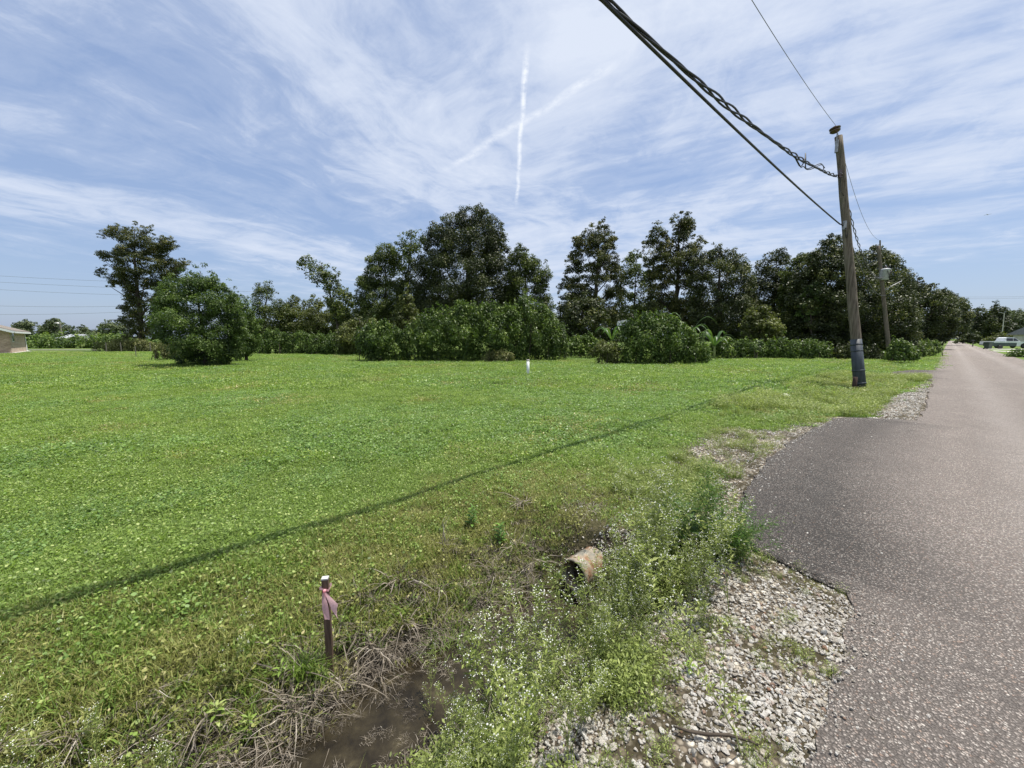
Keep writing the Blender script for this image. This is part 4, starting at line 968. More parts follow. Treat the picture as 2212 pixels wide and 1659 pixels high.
# survey stake
sp0 = Vector((-1.105, 2.13, 0)); sp0.z = hz(sp0.x, sp0.y)
def stake():
    top = at_y(718, 1250, sp0.y); hgt = top.z - sp0.z
    t = thing('survey_stake', 'dark square wooden stake with pink flagging tape beside the ditch', 'stake', sp0)
    mw = plain('stained_stake_wood', (.06, .04, .03), (.17, .115, .085), 7, .9, .1, .006, 0, (10, 10, .8))
    mb = MB(); mb.box((0, 0, hgt / 2 - .1), (.036, .030, hgt + .2), rz=.2); mb.build('post', mw, t)
    mb = MB(); mb.box((0, 0, hgt + .004), (.037, .031, .008), rz=.2); mb.build('cut_end', plain('pale_cut_wood', (.42, .42, .42), (.55, .54, .52), 20, .9), t)
    mp_, nt, b = material('pink_flagging_tape', .35, .5)
    b.inputs['Base Color'].default_value = (.96, .58, .63, 1); b.inputs['Transmission Weight'].default_value = 0
    tr = nt.nodes.new('ShaderNodeBsdfTranslucent'); tr.inputs[0].default_value = (1.0, .66, .70, 1); mx = nt.nodes.new('ShaderNodeMixShader'); mx.inputs[0].default_value = .6
    L(nt, b.outputs[0], mx.inputs[1]); L(nt, tr.outputs[0], mx.inputs[2]); L(nt, mx.outputs[0], nt.nodes['Material Output'].inputs[0])
    mb = MB(); zk = hgt - .055
    ring = [(.026, -.022), (.026, .022), (-.026, .022), (-.026, -.022)]
    pts = [(x * 1.02, y * 1.02, zk + .006 * ((i % 2) * 2 - 1)) for i, (x, y) in enumerate(ring)]; pts.append(pts[0])
    for i in range(4):
        a, b2 = Vector(pts[i]), Vector(pts[i + 1])
        mb.add([a - Vector((0, 0, .006)), b2 - Vector((0, 0, .006)), b2 + Vector((0, 0, .008)), a + Vector((0, 0, .008))], [(0, 1, 2, 3)])
    mb.lathe([(.002, -.008), (.009, -.004), (.009, .004), (.002, .008)], (.008, -.03, zk), 8)
    def ribbon(path, ws):
        vs = []; 
        for i, (q, w) in enumerate(zip(path, ws)):
            q = Vector(q); s = Vector((w / 2, -.006 * math.sin(i * 1.3), 0)); vs += [q - s, q + Vector((0, -.004 * math.cos(i * 1.7), 0)), q + s]
        fs = []
        for i in range(len(path) - 1):
            for j in range(2): fs.append((3 * i + j, 3 * i + j + 1, 3 * i + j + 4, 3 * i + j + 3))
        mb.add(vs, fs)
    ribbon([(.006, -.032, zk), (.006, -.036, zk - .03), (.006, -.035, zk - .06), (.007, -.033, zk - .10), (.010, -.031, zk - .14), (.014, -.030, zk - .185)], [.010, .028, .032, .032, .030, .030])
    ribbon([(.010, -.034, zk), (.030, -.040, zk - .025), (.048, -.040, zk - .055), (.060, -.034, zk - .088), (.060, -.034, zk - .115), (.068, -.036, zk - .145), (.078, -.038, zk - .165)], [.008, .032, .044, .044, .028, .014, .008])
    mb.build('ribbon', mp_, t, True)
stake()
# culvert pipe
def culvert():
    x0, y0 = us(-1.87, 2.33); m, nt, b = material('rusty_corrugated_steel', .75, .35); v = objco(nt)
    f = noise(nt, v, 7.5, 6, .7); f2 = noise(nt, v, 40, 3, .6)
    c = ramp(nt, f, [(.42, (.20, .19, .155)), (.52, (.30, .25, .185)), (.60, (.24, .13, .07)), (.8, (.11, .065, .045))])
    c = mixc(nt, 1.0, c, ramp(nt, f2, [(.3, g(.7)), (.7, g(1.1))]), 'MULTIPLY'); L(nt, c, b.inputs['Base Color']); bump(nt, b, f2, .4, .01)
    t = thing('culvert_pipe', 'rusty corrugated metal culvert pipe opening into the ditch', 'pipe', (x0, y0, -.325), rz=math.pi / 2 - TH)
    mb = MB(); Mx = Matrix.Rotation(math.pi / 2, 3, 'Y'); R_ = .132; prof = []
    for i in range(420):
        z = i * .02; prof.append((R_ + .006 * math.sin(i * .02 / .065 * 2 * math.pi), z))
    inner = [(r - .012, z) for r, z in reversed(prof)]
    o = len(mb.v); n = 32; full = prof + inner
    for r, z in full:
        for k in range(n):
            a = 2 * math.pi * k / n; mb.v.append(tuple(Mx @ Vector((r * math.cos(a), r * math.sin(a), z))))
    for i in range(len(full)):
        j = (i + 1) % len(full)
        for k in range(n): mb.f.append((i * n + k, i * n + (k + 1) % n, j * n + (k + 1) % n, j * n + k))
    mb.build('barrel', m, t, True)
    mb = MB(); mb.lathe([(.02, 7.9), (R_ - .02, 7.9), (R_ - .02, 8.0)], (0, 0, 0), 20, Mx); mb.build('end_plug', plain('packed_mud', (.02, .016, .012), (.05, .04, .03), 8, .95), t)
culvert()
# stick across the gravel and paper scrap
mb = MB(); pts = [on_ground(px, py, 0) for px, py in ((1455, 1558), (1490, 1575), (1530, 1580), (1575, 1588), (1620, 1606), (1640, 1612))]
pts = [Vector((q.x, q.y, hz(q.x, q.y) + .03 + .006 * math.sin(i * 2.2))) for i, q in enumerate(pts)]
mb.tube(pts, [.004, .006, .007, .006, .005, .003], 6); tag(mb.build('stick', plain('dark_twig', (.04, .03, .024), (.10, .08, .06), 8, .9), None, True), 'thin dark stick lying across the white gravel', 'stick')
p = on_ground(1694, 858, -.1); mb = MB()
mb.add([(0, 0, .05), (.20, .03, .06), (.22, .13, .09), (.09, .16, .12), (-.02, .10, .06)], [(0, 1, 2, 3), (0, 3, 4)]); o = mb.build('paper_scrap', M_flower); o.location = (p.x, p.y, hz(p.x, p.y)); tag(o, 'small white paper scrap on the lawn left of the near pole', 'litter')

# ------------------------------------------------------------------ scattered ground cover (stuff)
SRC = bpy.data.collections.new('sources')
def source(name, me):
    o = bpy.data.objects.new(name, me); return o
def scatter(name, label, cat, pts, rots, scl, sources, kind='stuff'):
    n = len(pts); me = bpy.data.meshes.new(name); me.vertices.add(n); me.vertices.foreach_set('co', pts.astype(np.float32).ravel())
    for nm, ty, key, arr in (('rot', 'FLOAT_VECTOR', 'vector', rots), ('scl', 'FLOAT', 'value', scl), ('pick', 'INT', 'value', rng.integers(0, len(sources), n))):
        a = me.attributes.new(nm, ty, 'POINT'); a.data.foreach_set(key, np.asarray(arr).astype(np.int32 if ty == 'INT' else np.float32).ravel())
    me.update(); o = link(name, me); tag(o, label, cat, kind=kind)
    ng = bpy.data.node_groups.new(name, 'GeometryNodeTree')
    ng.interface.new_socket('Geometry', in_out='INPUT', socket_type='NodeSocketGeometry'); ng.interface.new_socket('Geometry', in_out='OUTPUT', socket_type='NodeSocketGeometry')
    gi = ng.nodes.new('NodeGroupInput'); go = ng.nodes.new('NodeGroupOutput'); jn = ng.nodes.new('GeometryNodeJoinGeometry')
    for s in sources:
        oi = ng.nodes.new('GeometryNodeObjectInfo'); oi.inputs['Object'].default_value = s; oi.inputs['As Instance'].default_value = True
        ng.links.new(oi.outputs['Geometry'], jn.inputs[0])
    iop = ng.nodes.new('GeometryNodeInstanceOnPoints'); iop.inputs['Pick Instance'].default_value = True
    def na(nm, ty):
        q = ng.nodes.new('GeometryNodeInputNamedAttribute'); q.data_type = ty; q.inputs['Name'].default_value = nm; return q.outputs['Attribute']
    ng.links.new(gi.outputs[0], iop.inputs['Points']); ng.links.new(jn.outputs[0], iop.inputs['Instance'])
    ng.links.new(na('pick', 'INT'), iop.inputs['Instance Index'])
    e2r = ng.nodes.new('FunctionNodeEulerToRotation'); ng.links.new(na('rot', 'FLOAT_VECTOR'), e2r.inputs[0]); ng.links.new(e2r.outputs[0], iop.inputs['Rotation'])
    ng.links.new(na('scl', 'FLOAT'), iop.inputs['Scale']); ng.links.new(iop.outputs[0], go.inputs[0])
    md = o.modifiers.new('scatter', 'NODES'); md.node_group = ng
    return o
def blades(n, rad, h0, h1, w, bend, seg=2, mat=None, spread=.6, tint=(.1, 1.0), name='tuft', leafn=0, leafs=.03, leafh=.03, leafasp=.8, center=False):
    """a tuft: n bent tapering blades and leafn small flat leaves"""
    V = []; Fq = []; Tn = []; r = rng
    for i in range(n):
        a = r.uniform(0, 6.283); d = (0 if center else rad * math.sqrt(r.random())); a2 = r.uniform(0, 6.283)
        b0 = np.array([d * math.cos(a), d * math.sin(a), 0]); h = r.uniform(h0, h1); out_d = np.array([math.cos(a2), math.sin(a2), 0]); sd = np.array([-out_d[1], out_d[0], 0]) * w * r.uniform(.6, 1.3)
        ln = r.uniform(.3, 1) * spread; tt = r.uniform(*tint); o = len(V)
        for k in range(seg + 1):
            q = k / seg; cc = b0 + out_d * h * ln * (q * .45 + q * q * .75) + np.array([0, 0, h * (q - bend * r.uniform(.6, 1.1) * q * q)])
            ww = sd * (1 - q) * (1.0 if q < .5 else 1.1) * .5
            if k == seg: V.append(cc); Tn.append(tt)
            else: V += [cc - ww, cc + ww]; Tn += [tt * .8, tt * .8]
        for k in range(seg - 1): Fq.append((o + 2 * k, o + 2 * k + 1, o + 2 * k + 3, o + 2 * k + 2))
        Fq.append((o + 2 * seg - 2, o + 2 * seg - 1, o + 2 * seg))
    for i in range(leafn):
        a = r.uniform(0, 6.283); d = rad * math.sqrt(r.random()); c = np.array([d * math.cos(a), d * math.sin(a), r.uniform(.3, 1) * leafh])
        nr = np.array([r.normal() * .45, r.normal() * .45, 1]); nr /= np.linalg.norm(nr); t = np.cross(nr, [math.cos(a * 3), math.sin(a * 3), 0]); t /= np.linalg.norm(t); b = np.cross(nr, t)
        s = leafs * r.uniform(.6, 1.3); o = len(V); tt = r.uniform(*tint)
        V += [c - t * s * .5, c - t * s * .1 + b * s * .5 * leafasp, c + t * s * .4 + b * s * .25 * leafasp, c + t * s * .5, c + t * s * .4 - b * s * .25 * leafasp, c - t * s * .1 - b * s * .5 * leafasp]; Tn += [tt] * 6
        Fq.append(tuple(range(o, o + 6)))
    me = bpy.data.meshes.new(name); me.from_pydata([tuple(v) for v in V], [], Fq); me.update()
    at = me.attributes.new('tint', 'FLOAT', 'POINT'); at.data.foreach_set('value', np.clip(np.array(Tn), 0, 1).astype(np.float32)); me.materials.append(mat)
    return me
def rnd_rots(n, tilt=.15):
    return np.stack([rng.normal(0, tilt, n), rng.normal(0, tilt, n), rng.uniform(0, 6.283, n)], 1)
def region(n, ymax, ymin=0.7, pad=1.12, power=1.0):
    """random ground points inside the view wedge out to distance ymax"""
    y = ymin + (ymax - ymin) * rng.random(n) ** power; lim = 1.33 * pad; x = rng.uniform(-lim, lim, n) * (y + .4)
    return x, y
def place(x, y, dz=0.0):
    return np.stack([x, y, height(x, y) + dz], 1)

# lawn
def turf_set(mat, nm, nb, nl, rad, h, w, lf, k=3, asp=.8):
    return [source(nm, blades(nb, rad, h * .4, h, w, .4, 2, mat, .95, name=nm, leafn=nl, leafs=lf, leafh=h * .55, leafasp=asp)) for _ in range(k)]
S_turf = [turf_set(M_turf, 'turf', 64, 22, .13, .07, .0042, .016, 5), turf_set(M_turf, 'turf', 95, 34, .22, .07, .007, .022, 4), turf_set(M_turf, 'turf', 110, 30, .50, .085, .018, .045, 4)]
S_clov = [turf_set(M_clover, 'clover', 30, 44, .13, .065, .004, .019, 3, .95), turf_set(M_clover, 'clover', 56, 60, .22, .065, .0065, .025, 3, .9), turf_set(M_clover, 'clover', 80, 50, .50, .08, .018, .045, 3, .9)]
S_yel = [turf_set(M_yellow, 'yellow_turf', 70, 4, .13, .06, .0042, .017), turf_set(M_yellow, 'yellow_turf', 75, 16, .22, .065, .0085, .028), turf_set(M_yellow, 'yellow_turf', 110, 20, .50, .08, .018, .04)]
def lawn_mask(x, y):
    gr, so_, dr = zones(x, y); u, s = to_us(x, y)
    on_apron = (u > -1.62) & (s > 3.1) & (s < 10.9) | (u > -1.8) & (s > 22) & (s < 29.2) | (u > -.42)
    return gr, so_, dr, u, s, on_apron
def lawn_layer(n, y0, y1, smin, smax, power=1.0):
    x, y = region(n, y1, y0, power=power); gr, so_, dr, u, s, ap = lawn_mask(x, y)
    r = rng.random(n); keep = (r > gr * 1.05) & (rng.random(n) > so_ * 1.0) & ~ap & ~((u > -2.12) & (u < -1.45) & (s < 2.9))
    x, y, dr, u = x[keep], y[keep], dr[keep], u[keep]; m = len(x); sc_ = rng.uniform(smin, smax, m) * (0.8 + .5 * fbm(x, y, .8, 44))
    kind = rng.random(m); cl_ = smooth(.42, .62, fbm(x, y, .45, 51)); lab = np.where(kind < dr * .8, 2, np.where(kind < dr * .8 + cl_ * .6, 1, 0))
    return x, y, sc_, lab
layers_ = [lawn_layer(17000, .8, 5.5, .8, 1.2, .75), lawn_layer(17000, 5.0, 13, .85, 1.3, .9), lawn_layer(20000, 12, 46, .85, 1.3, 1.0)]
for li, (X, Yc, S_, K_) in enumerate(layers_):
    where = ('near the ditch and the camera', 'across the middle of the lot', 'towards the wood')[li]
    for k, nm, lab, srcs in ((0, 'lawn_grass', 'short mown green grass ', S_turf), (1, 'clover', 'patches of small-leaved clover in the lawn ', S_clov), (2, 'yellowing_grass', 'thin yellowing patches of lawn ', S_yel)):
        m = K_ == k; scatter(nm, lab + where, 'grass', place(X[m], Yc[m], -.004), rnd_rots(m.sum(), .10), S_[m], srcs[li])
# round-leaved weeds, larger blades near
S_big = [source('coarse_grass', blades(16, .05, .09, .20, .008, .55, 4, M_turf, .8, name='coarse_grass')) for _ in range(3)]
x, y = region(900, 8, .8, power=.8); gr, so_, dr, u, s, ap = lawn_mask(x, y); kp = (~ap) & (gr < .3) & (fbm(x, y, 1.1, 71) > .5); x, y = x[kp], y[kp]
scatter('coarse_grass', 'longer coarse blades sticking out of the near lawn', 'grass', place(x, y), rnd_rots(len(x), .2), rng.uniform(.5, 1.1, len(x)), S_big)
S_penny = [source('round_leaf_weed', blades(0, .12, .1, .1, .01, 0, 2, M_clover, name='round_leaf_weed', leafn=12, leafs=.024, leafh=.06, leafasp=1.0, tint=(.5, 1))) for _ in range(3)]
x, y = region(1500, 7, .9, power=.8); kp = (fbm(x, y, 1.0, 91) > .62) & (to_us(x, y)[0] < -3.0); x, y = x[kp], y[kp]
scatter('round_leaf_weeds', 'patches of round pale green pennywort leaves in the near lawn', 'weeds', place(x, y), rnd_rots(len(x), .2), rng.uniform(.6, 1.2, len(x)), S_penny)

# gravel stones
def rock(i):
    import bmesh
    bm = bmesh.new(); bmesh.ops.create_icosphere(bm, subdivisions=1, radius=.5); r = random.Random(i)
    ax = Vector((r.uniform(.9, 1.35), r.uniform(.6, .95), r.uniform(.45, .8)))
    pl = [(Vector((r.gauss(0, 1), r.gauss(0, 1), r.gauss(0, 1))).normalized(), r.uniform(.20, .40)) for _ in range(7)]
    for v in bm.verts:
        for nrm, d in pl:
            k = v.co.dot(nrm) - d
            if k > 0: v.co -= nrm * k
        v.co = Vector((v.co.x * ax.x, v.co.y * ax.y, v.co.z * ax.z)) * (1 + r.uniform(-.16, .16))
    me = bpy.data.meshes.new('stone'); bm.to_mesh(me); bm.free(); me.materials.append(M_stone); return me
S_rock = [source('stone', rock(i)) for i in range(8)]
def stones(n, u0, u1, s0, s1, a, b, power=1.0):
    u = rng.uniform(u0, u1, n); s = s0 + (s1 - s0) * rng.random(n) ** power; x, y = us(u, s); gr, so_, dr = zones(x, y)
    cl_ = fbm(x, y, 4.0, 61); kp = rng.random(n) < np.clip(gr * (.30 + 1.4 * smooth(.36, .56, cl_)) + so_ * np.where(s > 2.45, .5, .06), 0, 1)
    edge_ok = ~((u > -1.45) & (s > 3.3) & (s < 10.7)) & ~((u > -.28) & (s > 3)) & (u < -.17 + .0 * s); kp &= edge_ok
    return x[kp], y[kp], a + (b - a) * rng.random(kp.sum()) ** 2.5
parts_ = [stones(30000, -1.9, -.17, .1, 3.25, .009, .028), stones(1500, -1.5, -.17, .1, 2.6, .028, .044), stones(2600, -.5, -.19, .2, 3.15, .012, .032),
          stones(11000, -3.1, -1.3, 3.3, 10.6, .013, .036), stones(6500, -1.6, -.3, 10.6, 21, .025, .05), stones(3500, -2.6, -1.1, 2.5, 4.4, .010, .032)]
X = np.concatenate([q[0] for q in parts_]); Yc = np.concatenate([q[1] for q in parts_]); S_ = np.concatenate([q[2] for q in parts_])
scatter('gravel', 'white limestone gravel scattered along the edge of the asphalt', 'gravel', np.stack([X, Yc, height(X, Yc) + S_ * .18], 1), rnd_rots(len(X), .5), S_, S_rock)
# loose chips on the asphalt edge
s = rng.uniform(.2, 11, 2200); u = np.interp(s, [0, 2.9, 3.15, 3.4, 4.4, 7, 9.9, 10.7, 11], [-.22, -.22, -.6, -1.02, -1.34, -1.5, -1.4, -.6, -.3]) + rng.exponential(.10, 2200) + np.where(rng.random(2200) < .1, rng.random(2200), 0); x, y = us(u, s)
scatter('loose_chips', 'loose pale stone chips lying on the near edge of the asphalt', 'gravel', np.stack([x, y, np.full(2200, .017)], 1), rnd_rots(2200, .5), .006 + .02 * rng.random(2200) ** 3, S_rock)

# withered grass on the ditch banks
S_dry = [source('withered_tuft', blades(26, .04, .12, .28, .0085, .95, 6, M_drygrass, 1.05, name='withered_tuft', tint=(.05, 1))) for _ in range(4)]
S_dry2 = [source('withered_litter', blades(44, .14, .02, .06, .006, .9, 3, M_drygrass, 2.2, name='withered_litter', tint=(.05, 1))) for _ in range(3)]
def band(n, u0, u1, s0, s1): u = rng.uniform(u0, u1, n); s = rng.uniform(s0, s1, n); return us(u, s) + (u, s)
x, y, u, s = band(820, -2.75, -1.2, -1.0, 2.9); kp = ((u < -2.02) & ((s < 2.3) | (rng.random(820) < .4)) & (rng.random(820) < .58) & (rng.random(820) < smooth(-2.8, -2.3, u) + .15) & (s < 2.75) | (u > -1.62) & (rng.random(820) < .35)) & ~((s > 2.1) & (np.abs(u + 1.88) < .28)); x, y = x[kp], y[kp]
scatter('withered_grass', 'brown and purplish withered grass arching over the ditch banks', 'grass', place(x, y), rnd_rots(len(x), .3), rng.uniform(.6, 1.3, len(x)), S_dry)
x, y, u, s = band(560, -2.65, -1.0, -1.0, 3.9); kp = ((u < -2.0) | (u > -1.6) | (s > 2.9)) & ((s < 2.6) | (rng.random(len(u)) < .35)); x, y = x[kp], y[kp]
scatter('dead_grass_litter', 'matted dead grass lying on the ditch banks and over the culvert', 'grass', place(x, y), rnd_rots(len(x), .2), rng.uniform(.7, 1.3, len(x)), S_dry2)
x, y, u, s = band(120, -2.12, -1.42, -.6, 2.2); p_ = place(x, y); p_[:, 2] = -.503
scatter('floating_debris', 'bits of dead grass and duckweed floating on the ditch water', 'debris', p_, rnd_rots(len(x), .04), rng.uniform(.25, .6, len(x)), S_dry2)
x, y, u, s = band(260, -2.3, -2.0, -.8, 2.3); kp = ~((s > 2.05) & (u > -2.15)); x, y = x[kp], y[kp]
scatter('overhanging_grass', 'long withered blades hanging over the water of the ditch', 'grass', place(x, y), rnd_rots(len(x), .45), rng.uniform(.5, .95, len(x)), S_dry)
x, y, u, s = band(520, -2.7, -2.02, -1.0, 2.4); kp = fbm(x, y, 2.4, 97) > .45; x, y = x[kp], y[kp]
scatter('bank_grass', 'green grass blades mixed into the withered lawn-side bank of the ditch', 'grass', place(x, y), rnd_rots(len(x), .3), rng.uniform(.6, 1.2, len(x)), S_big + S_yel[0])
# green ditch weeds: low leafy cover on the right bank
S_low = [source('bank_weed', blades(46, .10, .05, .15, .0045, .4, 3, M_weed, .7, name='bank_weed', leafn=70, leafs=.017, leafh=.12, leafasp=.45)) for _ in range(4)]
x, y, u, s = band(2600, -1.75, -.75, -1.2, 3.3); w_ = smooth(-.75, -1.15, u + .4 * (fbm(x, y, 3, 81) - .5)) * smooth(-1.72, -1.5, u); kp = rng.random(2600) < w_ * (.1 + 1.0 * smooth(.35, .62, fbm(x, y, 2.6, 88))); x, y = x[kp], y[kp]
scatter('bank_weeds', 'low green leafy weeds covering the road side of the ditch', 'weeds', place(x, y), rnd_rots(len(x), .2), rng.uniform(.7, 1.3, len(x)), S_low)
x, y, u, s = band(900, -2.4, -.9, 3.0, 5.2); kp = ~((u > -1.5) & (s > 3.3)) & (fbm(x, y, 2.5, 83) > .46) & ((s > 3.5) | (u > -1.35)); x, y = x[kp], y[kp]
scatter('culvert_weeds', 'low green weeds over the buried culvert beside the driveway apron', 'weeds', place(x, y), rnd_rots(len(x), .2), rng.uniform(.7, 1.2, len(x)), S_low)
x, y, u, s = band(900, -3.1, -1.4, 3.3, 10.4); kp = (fbm(x, y, 3.0, 93) > .52) & ~((u > -1.62) & (s > 3.4)); x, y = x[kp], y[kp]
scatter('drive_weeds', 'flat weeds coming up through the white gravel drive', 'weeds', place(x, y), rnd_rots(len(x), .2), rng.uniform(.5, 1.0, len(x)), S_low + S_yel[0])
x, y, u, s = band(2600, -3.6, -.5, 9.0, 24); kp = (fbm(x, y, 1.2, 85) > .45) & ~((u > -1.55) & (s < 10.8)) & ~((u > -1.0) & (s < 21)); x, y = x[kp], y[kp]
scatter('verge_weeds_low', 'pale feathery weeds on the verge in front of the near pole', 'weeds', place(x, y), rnd_rots(len(x), .2), rng.uniform(1.1, 2.2, len(x)), S_low)
x, y, u, s = band(1500, -2.9, -.2, .0, 3.2); gr, so_, dr = zones(x, y); kp = (gr > .5) & (fbm(x, y, 4.0, 61) < .50); x, y = x[kp], y[kp]
scatter('gravel_moss', 'small tufts of moss and grass growing through the gravel', 'weeds', place(x, y), rnd_rots(len(x), .2), rng.uniform(.25, .55, len(x)), S_low + S_yel[0])

# tall green weeds and grass clumps as individual plants
def flowering(seed, h, nb, leafn, spread=.35):
    """slender branching weed: stem, leaves, flower heads (three meshes)"""
    r = random.Random(seed); st = MB(); fl = MB(); LV = []; lv = MB(); tints = []
    def leaf(c, d, s, w):
        n0 = Vector((r.gauss(0, .3), r.gauss(0, .3), 1)).normalized(); t = d.normalized(); b = t.cross(n0).normalized(); tt = r.uniform(.1, 1)
        lv.add([c, c + t * s * .5 + b * s * w * .5, c + t * s - Vector((0, 0, s * .2)), c + t * s * .5 - b * s * w * .5], [(0, 1, 2, 3)]); tints.extend([tt] * 4)
    def flower(c):
        s = r.uniform(.0028, .0044); st_ = [(0, 0, s), (s, 0, 0), (0, s, 0), (-s, 0, 0), (0, -s, 0), (0, 0, -s * .6)]
        fl.add([Vector(q) + c for q in st_], [(0, 1, 2), (0, 2, 3), (0, 3, 4), (0, 4, 1), (5, 2, 1), (5, 3, 2), (5, 4, 3), (5, 1, 4)])
    def branch(p, d, ln, rad, lvl):
        pts = [p]; k = 4
        for i in range(k):
            d = (d + Vector((r.gauss(0, .12), r.gauss(0, .12), .10))).normalized(); pts.append(pts[-1] + d * ln / k)
        st.tube(pts, [rad * (1 - .6 * i / k) for i in range(k + 1)], 4, False)
        for i in range(1, k + 1):
            for _ in range(2 if lvl else 1):
                a = r.uniform(0, 6.28)
                if r.random() < leafn: leaf(pts[i], Vector((math.cos(a), math.sin(a), .5)), r.uniform(.02, .055) * (1.3 if lvl == 0 else .8), .22)
        if lvl < 2:
            for j in range(nb if lvl == 0 else 4):
                i = r.randint(1 if lvl else 1, k); a = r.uniform(0, 6.28)
                branch(pts[i], (d * 1.0 + Vector((math.cos(a), math.sin(a), .4)) * spread * 1.6).normalized(), ln * r.uniform(.35, .6), rad * .55, lvl + 1)
        else:
            for _ in range(3 if r.random() < .9 else 0):
                e = pts[-1] + Vector((r.gauss(0, .011), r.gauss(0, .011), r.uniform(-.01, .015))); flower(e)
    branch(Vector((0, 0, -.01)), Vector((r.gauss(0, .1), r.gauss(0, .1), 1)).normalized(), h, .0035, 0)
    a_ = st.mesh('stem', M_stem); b_ = lv.mesh('leaf', M_weed); c_ = fl.mesh('flower_head', M_flower)
    at = b_.attributes.new('tint', 'FLOAT', 'POINT'); at.data.foreach_set('value', np.array(tints, dtype=np.float32))
    return a_, b_, c_
FV = [flowering(i, .42 + .07 * (i % 3), 7, .9) for i in range(6)]
def put_flowering(x, y, sc_, v, label='slender branching weed with tiny white flower heads on the ditch bank', group='white flowering weeds along the ditch'):
    t = thing('flowering_weed', label, 'weed', (x, y, hz(x, y)), group, random.uniform(0, 6.28)); t.scale = (sc_,) * 3
    t.rotation_euler[0] = random.gauss(0, .12); t.rotation_euler[1] = random.gauss(0, .12)
    for nm, me in zip(('stem', 'leaf', 'flower_head'), FV[v]): tag(link(nm, me, t), kind=None if nm == 'stem' else 'stuff')
k = 0
while k < 115:
    u = random.uniform(-1.72, -.75); s = random.uniform(-.6, 3.15)
    if random.random() > float(smooth(-.75, -1.15, u)) or (s > 2.0 and u < -1.45 and random.random() < .75) : continue
    x, y = us(u, s)
    q = project((x, y, hz(x, y))) if y > .3 else (0, 0, 0)
    if y < .55 or q[0] < 900 + max(0, q[1] - 1500) * .35 or (1150 < q[0] < 1262 and 1190 < q[1] < 1500): continue
    where = ('near the culvert mouth' if s > 1.9 else 'half way along the water' if s > .9 else 'closest to the camera')
    side_ = 'by the gravel' if u > -1.15 else 'by the water'
    put_flowering(x, y, (random.uniform(.35, .8) if k % 5 else random.uniform(.8, 1.15)) * (.75 if s < 1 else 1), random.randrange(6), 'slender white-flowered ditch-bank weed %s, %s' % (side_, where), 'white-flowered weeds %s %s' % (side_, where)); k += 1
for _ in range(12):
    u = random.uniform(-2.5, -2.1); s = random.uniform(-.7, .1); x, y = us(u, s); put_flowering(x, y, random.uniform(.4, .7), random.randrange(6), 'small white flowering weed among the withered grass on the lawn side of the ditch', 'white flowering weeds left of the ditch')
for _ in range(11):
    u = random.uniform(-2.3, -1.1); s = random.uniform(3.15, 6.0)
    if u > -1.5 and s > 3.4: u -= .5
    x, y = us(u, s); put_flowering(x, y, random.uniform(.3, .6), random.randrange(6), 'pale flowering weed growing between the gravel drive and the culvert', 'flowering weeds over the culvert')
for px, py, sc_, lab in ((1575, 1325, 1.0, 'single upright weed on the gravel left of the asphalt corner'), (1600, 1215, .8, 'small weed beside the notch where the apron meets the gravel'), (1600, 1640, .9, 'thin weed in the lower gravel near the bottom of the view'), (1110, 1640, 1.0, 'tall flowering weed leaning over the water at the bottom of the view')):
    q = on_ground(px, py, -.05); put_flowering(q.x, q.y, sc_, random.randrange(6), lab, None)

def tufted(name, label, cat, px, py, z, me_list, sc_, group=None):
    q = on_ground(px, py, z)
    for _ in range(6): q = on_ground(px, py, .5 * z + .5 * hz(q.x, q.y)); z = hz(q.x, q.y)
    zz = hz(q.x, q.y); t = thing(name, label, cat, (q.x, q.y, zz), group, random.uniform(0, 6)); t.scale = (sc_,) * 3
    for nm, me in me_list: tag(link(nm, me, t), kind=None if nm == 'stem' else 'stuff')
    return t
g_tuft = blades(150, .10, .14, .32, .007, .55, 5, M_turf, .75, name='blade', tint=(.2, 1))
g_tuft2 = blades(120, .06, .2, .42, .009, .5, 5, M_turf, .55, name='blade', tint=(.3, 1))
tufted('grass_clump', 'thick green grass clump on the lawn bank above the dark water', 'grass clump', 972, 1415, -.4, [('blade', g_tuft)], 1.0)
tufted('grass_clump', 'tall upright green grass just left of the survey stake', 'grass clump', 655, 1470, -.3, [('blade', g_tuft2)], .85)
tufted('grass_clump', 'green grass clump against the left side of the survey stake', 'grass clump', 690, 1470, -.33, [('blade', g_tuft2)], .7)
tufted('grass_clump', 'fresh green grass fringe on the road bank at the bottom of the view', 'grass clump', 880, 1640, -.35, [('blade', g_tuft)], .8)
tufted('grass_clump', 'second green grass fringe by the water at the bottom of the view', 'grass clump', 1010, 1600, -.35, [('blade', g_tuft)], .7)
def broad(seed, n, h, ln, w, mat):
    r = random.Random(seed); lv = MB(); tn = []; st = MB(); st.tube([(0, 0, 0), (.01, 0, h * .5), (0, .01, h)], [.005, .004, .002], 5)
    for i in range(n):
        a = i * 2.4 + r.random() * .4; z = h * (.15 + .85 * i / n); d = Vector((math.cos(a), math.sin(a), .55 - .2 * r.random())); s = ln * r.uniform(.7, 1.1) * (1 - .4 * i / n)
        side = Vector((-math.sin(a), math.cos(a), 0)) * w * s; c = Vector((0, 0, z)); tt = r.uniform(.4, 1)
        p1 = c + d * s * .45; p2 = c + d * s * .8 - Vector((0, 0, .1 * s)); p3 = c + d * s - Vector((0, 0, .3 * s))
        lv.add([c, p1 - side, p1, p1 + side, p2 - side * .7, p2, p2 + side * .7, p3], [(0, 2, 1), (0, 3, 2), (1, 2, 5, 4), (2, 3, 6, 5), (4, 5, 7), (5, 6, 7)]); tn += [tt] * 8
    a_ = st.mesh('stem', M_stem); b_ = lv.mesh('leaf', mat); at = b_.attributes.new('tint', 'FLOAT', 'POINT'); at.data.foreach_set('value', np.array(tn, dtype=np.float32)); return [('stem', a_), ('leaf', b_)]
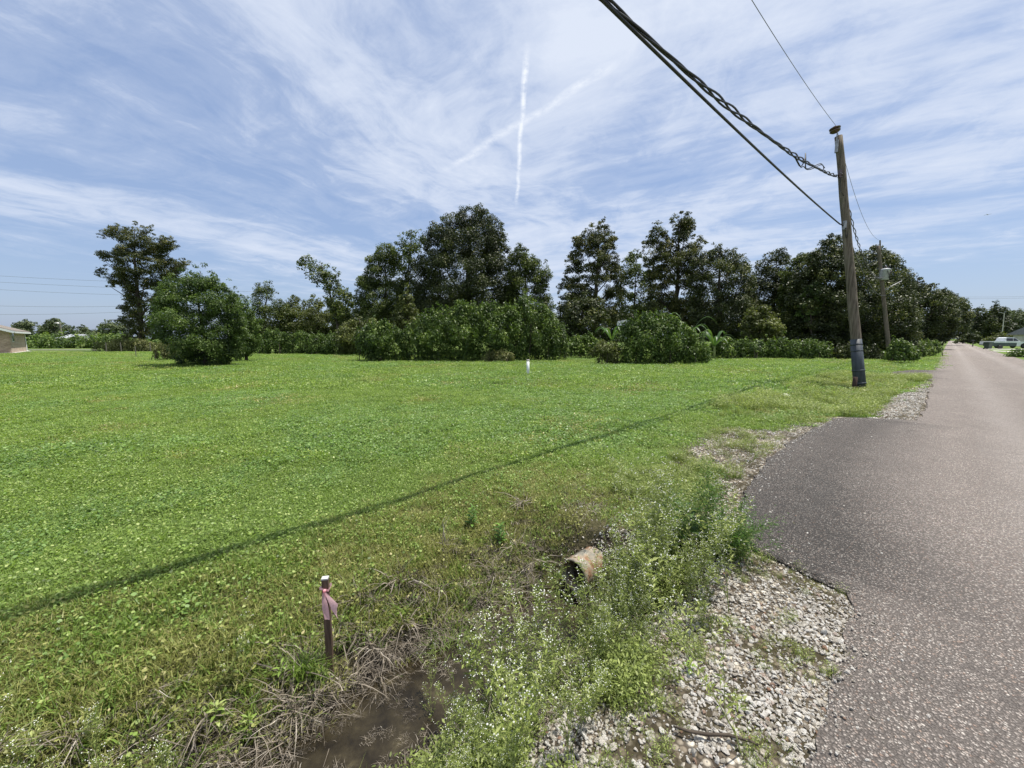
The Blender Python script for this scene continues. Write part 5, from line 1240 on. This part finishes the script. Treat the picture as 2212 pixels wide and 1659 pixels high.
Bw = [broad(i, 16, .26, .16, .14, M_turf) for i in range(3)]
for px, py, sc_, lab in ((610, 1480, .5, 'broad-leaved yellow-green weed left of the survey stake'), (700, 1480, .35, 'small broad-leaved weed at the foot of the survey stake'), (470, 1570, .5, 'bright yellow-green weed on the lower left ditch bank'), (540, 1590, .4, 'dull green weed beside the bright yellow-green one')):
    tufted('broadleaf_weed', lab, 'weed', px, py, -.3, Bw[int(px) % 3], sc_)
tufted('seedling', 'small orange-stemmed seedling on the white gravel', 'seedling', 1492, 1452, -.05, broad(9, 7, .07, .05, .22, M_turf), 1.0)
Mg = [broad(20 + i, 34, .45, .17, .2, M_fern) for i in range(2)]
for px, py, sc_, lab in ((1475, 1200, .9, 'dark green mugwort with jagged leaves left of the feathery bush'), (1440, 1150, .7, 'smaller jagged-leaved weed behind the mugwort'), (1080, 1185, .5, 'low jagged-leaved rosette on the lawn edge above the culvert'), (1020, 1140, .45, 'dark leafy rosette in the lawn left of the culvert')):
    tufted('mugwort', lab, 'weed', px, py, -.05, Mg[int(px) % 2], sc_)
# feathery bush by the apron
def feather():
    q = on_ground(1545, 1195, -.03); t = thing('feathery_bush', 'feathery bright green bush leaning over the edge of the asphalt apron', 'bush', (q.x, q.y, hz(q.x, q.y)))
    st = MB(); cs = []; ds = []
    for i in range(46):
        a = random.uniform(0, 6.28); tilt = random.uniform(.15, 1.25); ln = random.uniform(.25, .50) * (1.15 if tilt < .6 else .85)
        d = Vector((math.cos(a) * math.sin(tilt), math.sin(a) * math.sin(tilt), math.cos(tilt))); p = Vector((random.gauss(0, .02), random.gauss(0, .02), 0)); pts = [p]
        for k in range(8):
            d = (d + Vector((random.gauss(0, .05), random.gauss(0, .05), .02))).normalized(); pts.append(pts[-1] + d * ln / 8)
        st.tube(pts, [.003 * (1 - .09 * k) for k in range(9)], 4, False)
        for k in range(1, 9):
            for _ in range(30):
                sd = Vector((random.gauss(0, 1), random.gauss(0, 1), random.gauss(.2, .6))).normalized(); rr_ = random.uniform(.01, .075); cs.append(pts[k] + sd * rr_ + d * random.uniform(-.03, .03)); ds.append(sd)
    st.build('stem', M_stem, t); cs = np.array([tuple(c) for c in cs]); cs[:, 2] = np.maximum(cs[:, 2], .01); ds = np.array([tuple(c) for c in ds])
    nr = rng.normal(size=cs.shape) * .6 + np.array([0, 0, 1]); nr /= np.linalg.norm(nr, axis=1)[:, None]
    v, qd = leaf_quads(cs, nr, rng.uniform(.012, .03, len(cs)), .22, ds); link('foliage', np_mesh('foliage', v, qd, M_fern, np.repeat(rng.uniform(.1, 1, len(cs)), 4)), t)
    return t
fb_ = feather(); fb_.scale = (1.2, 1.2, 1.2)
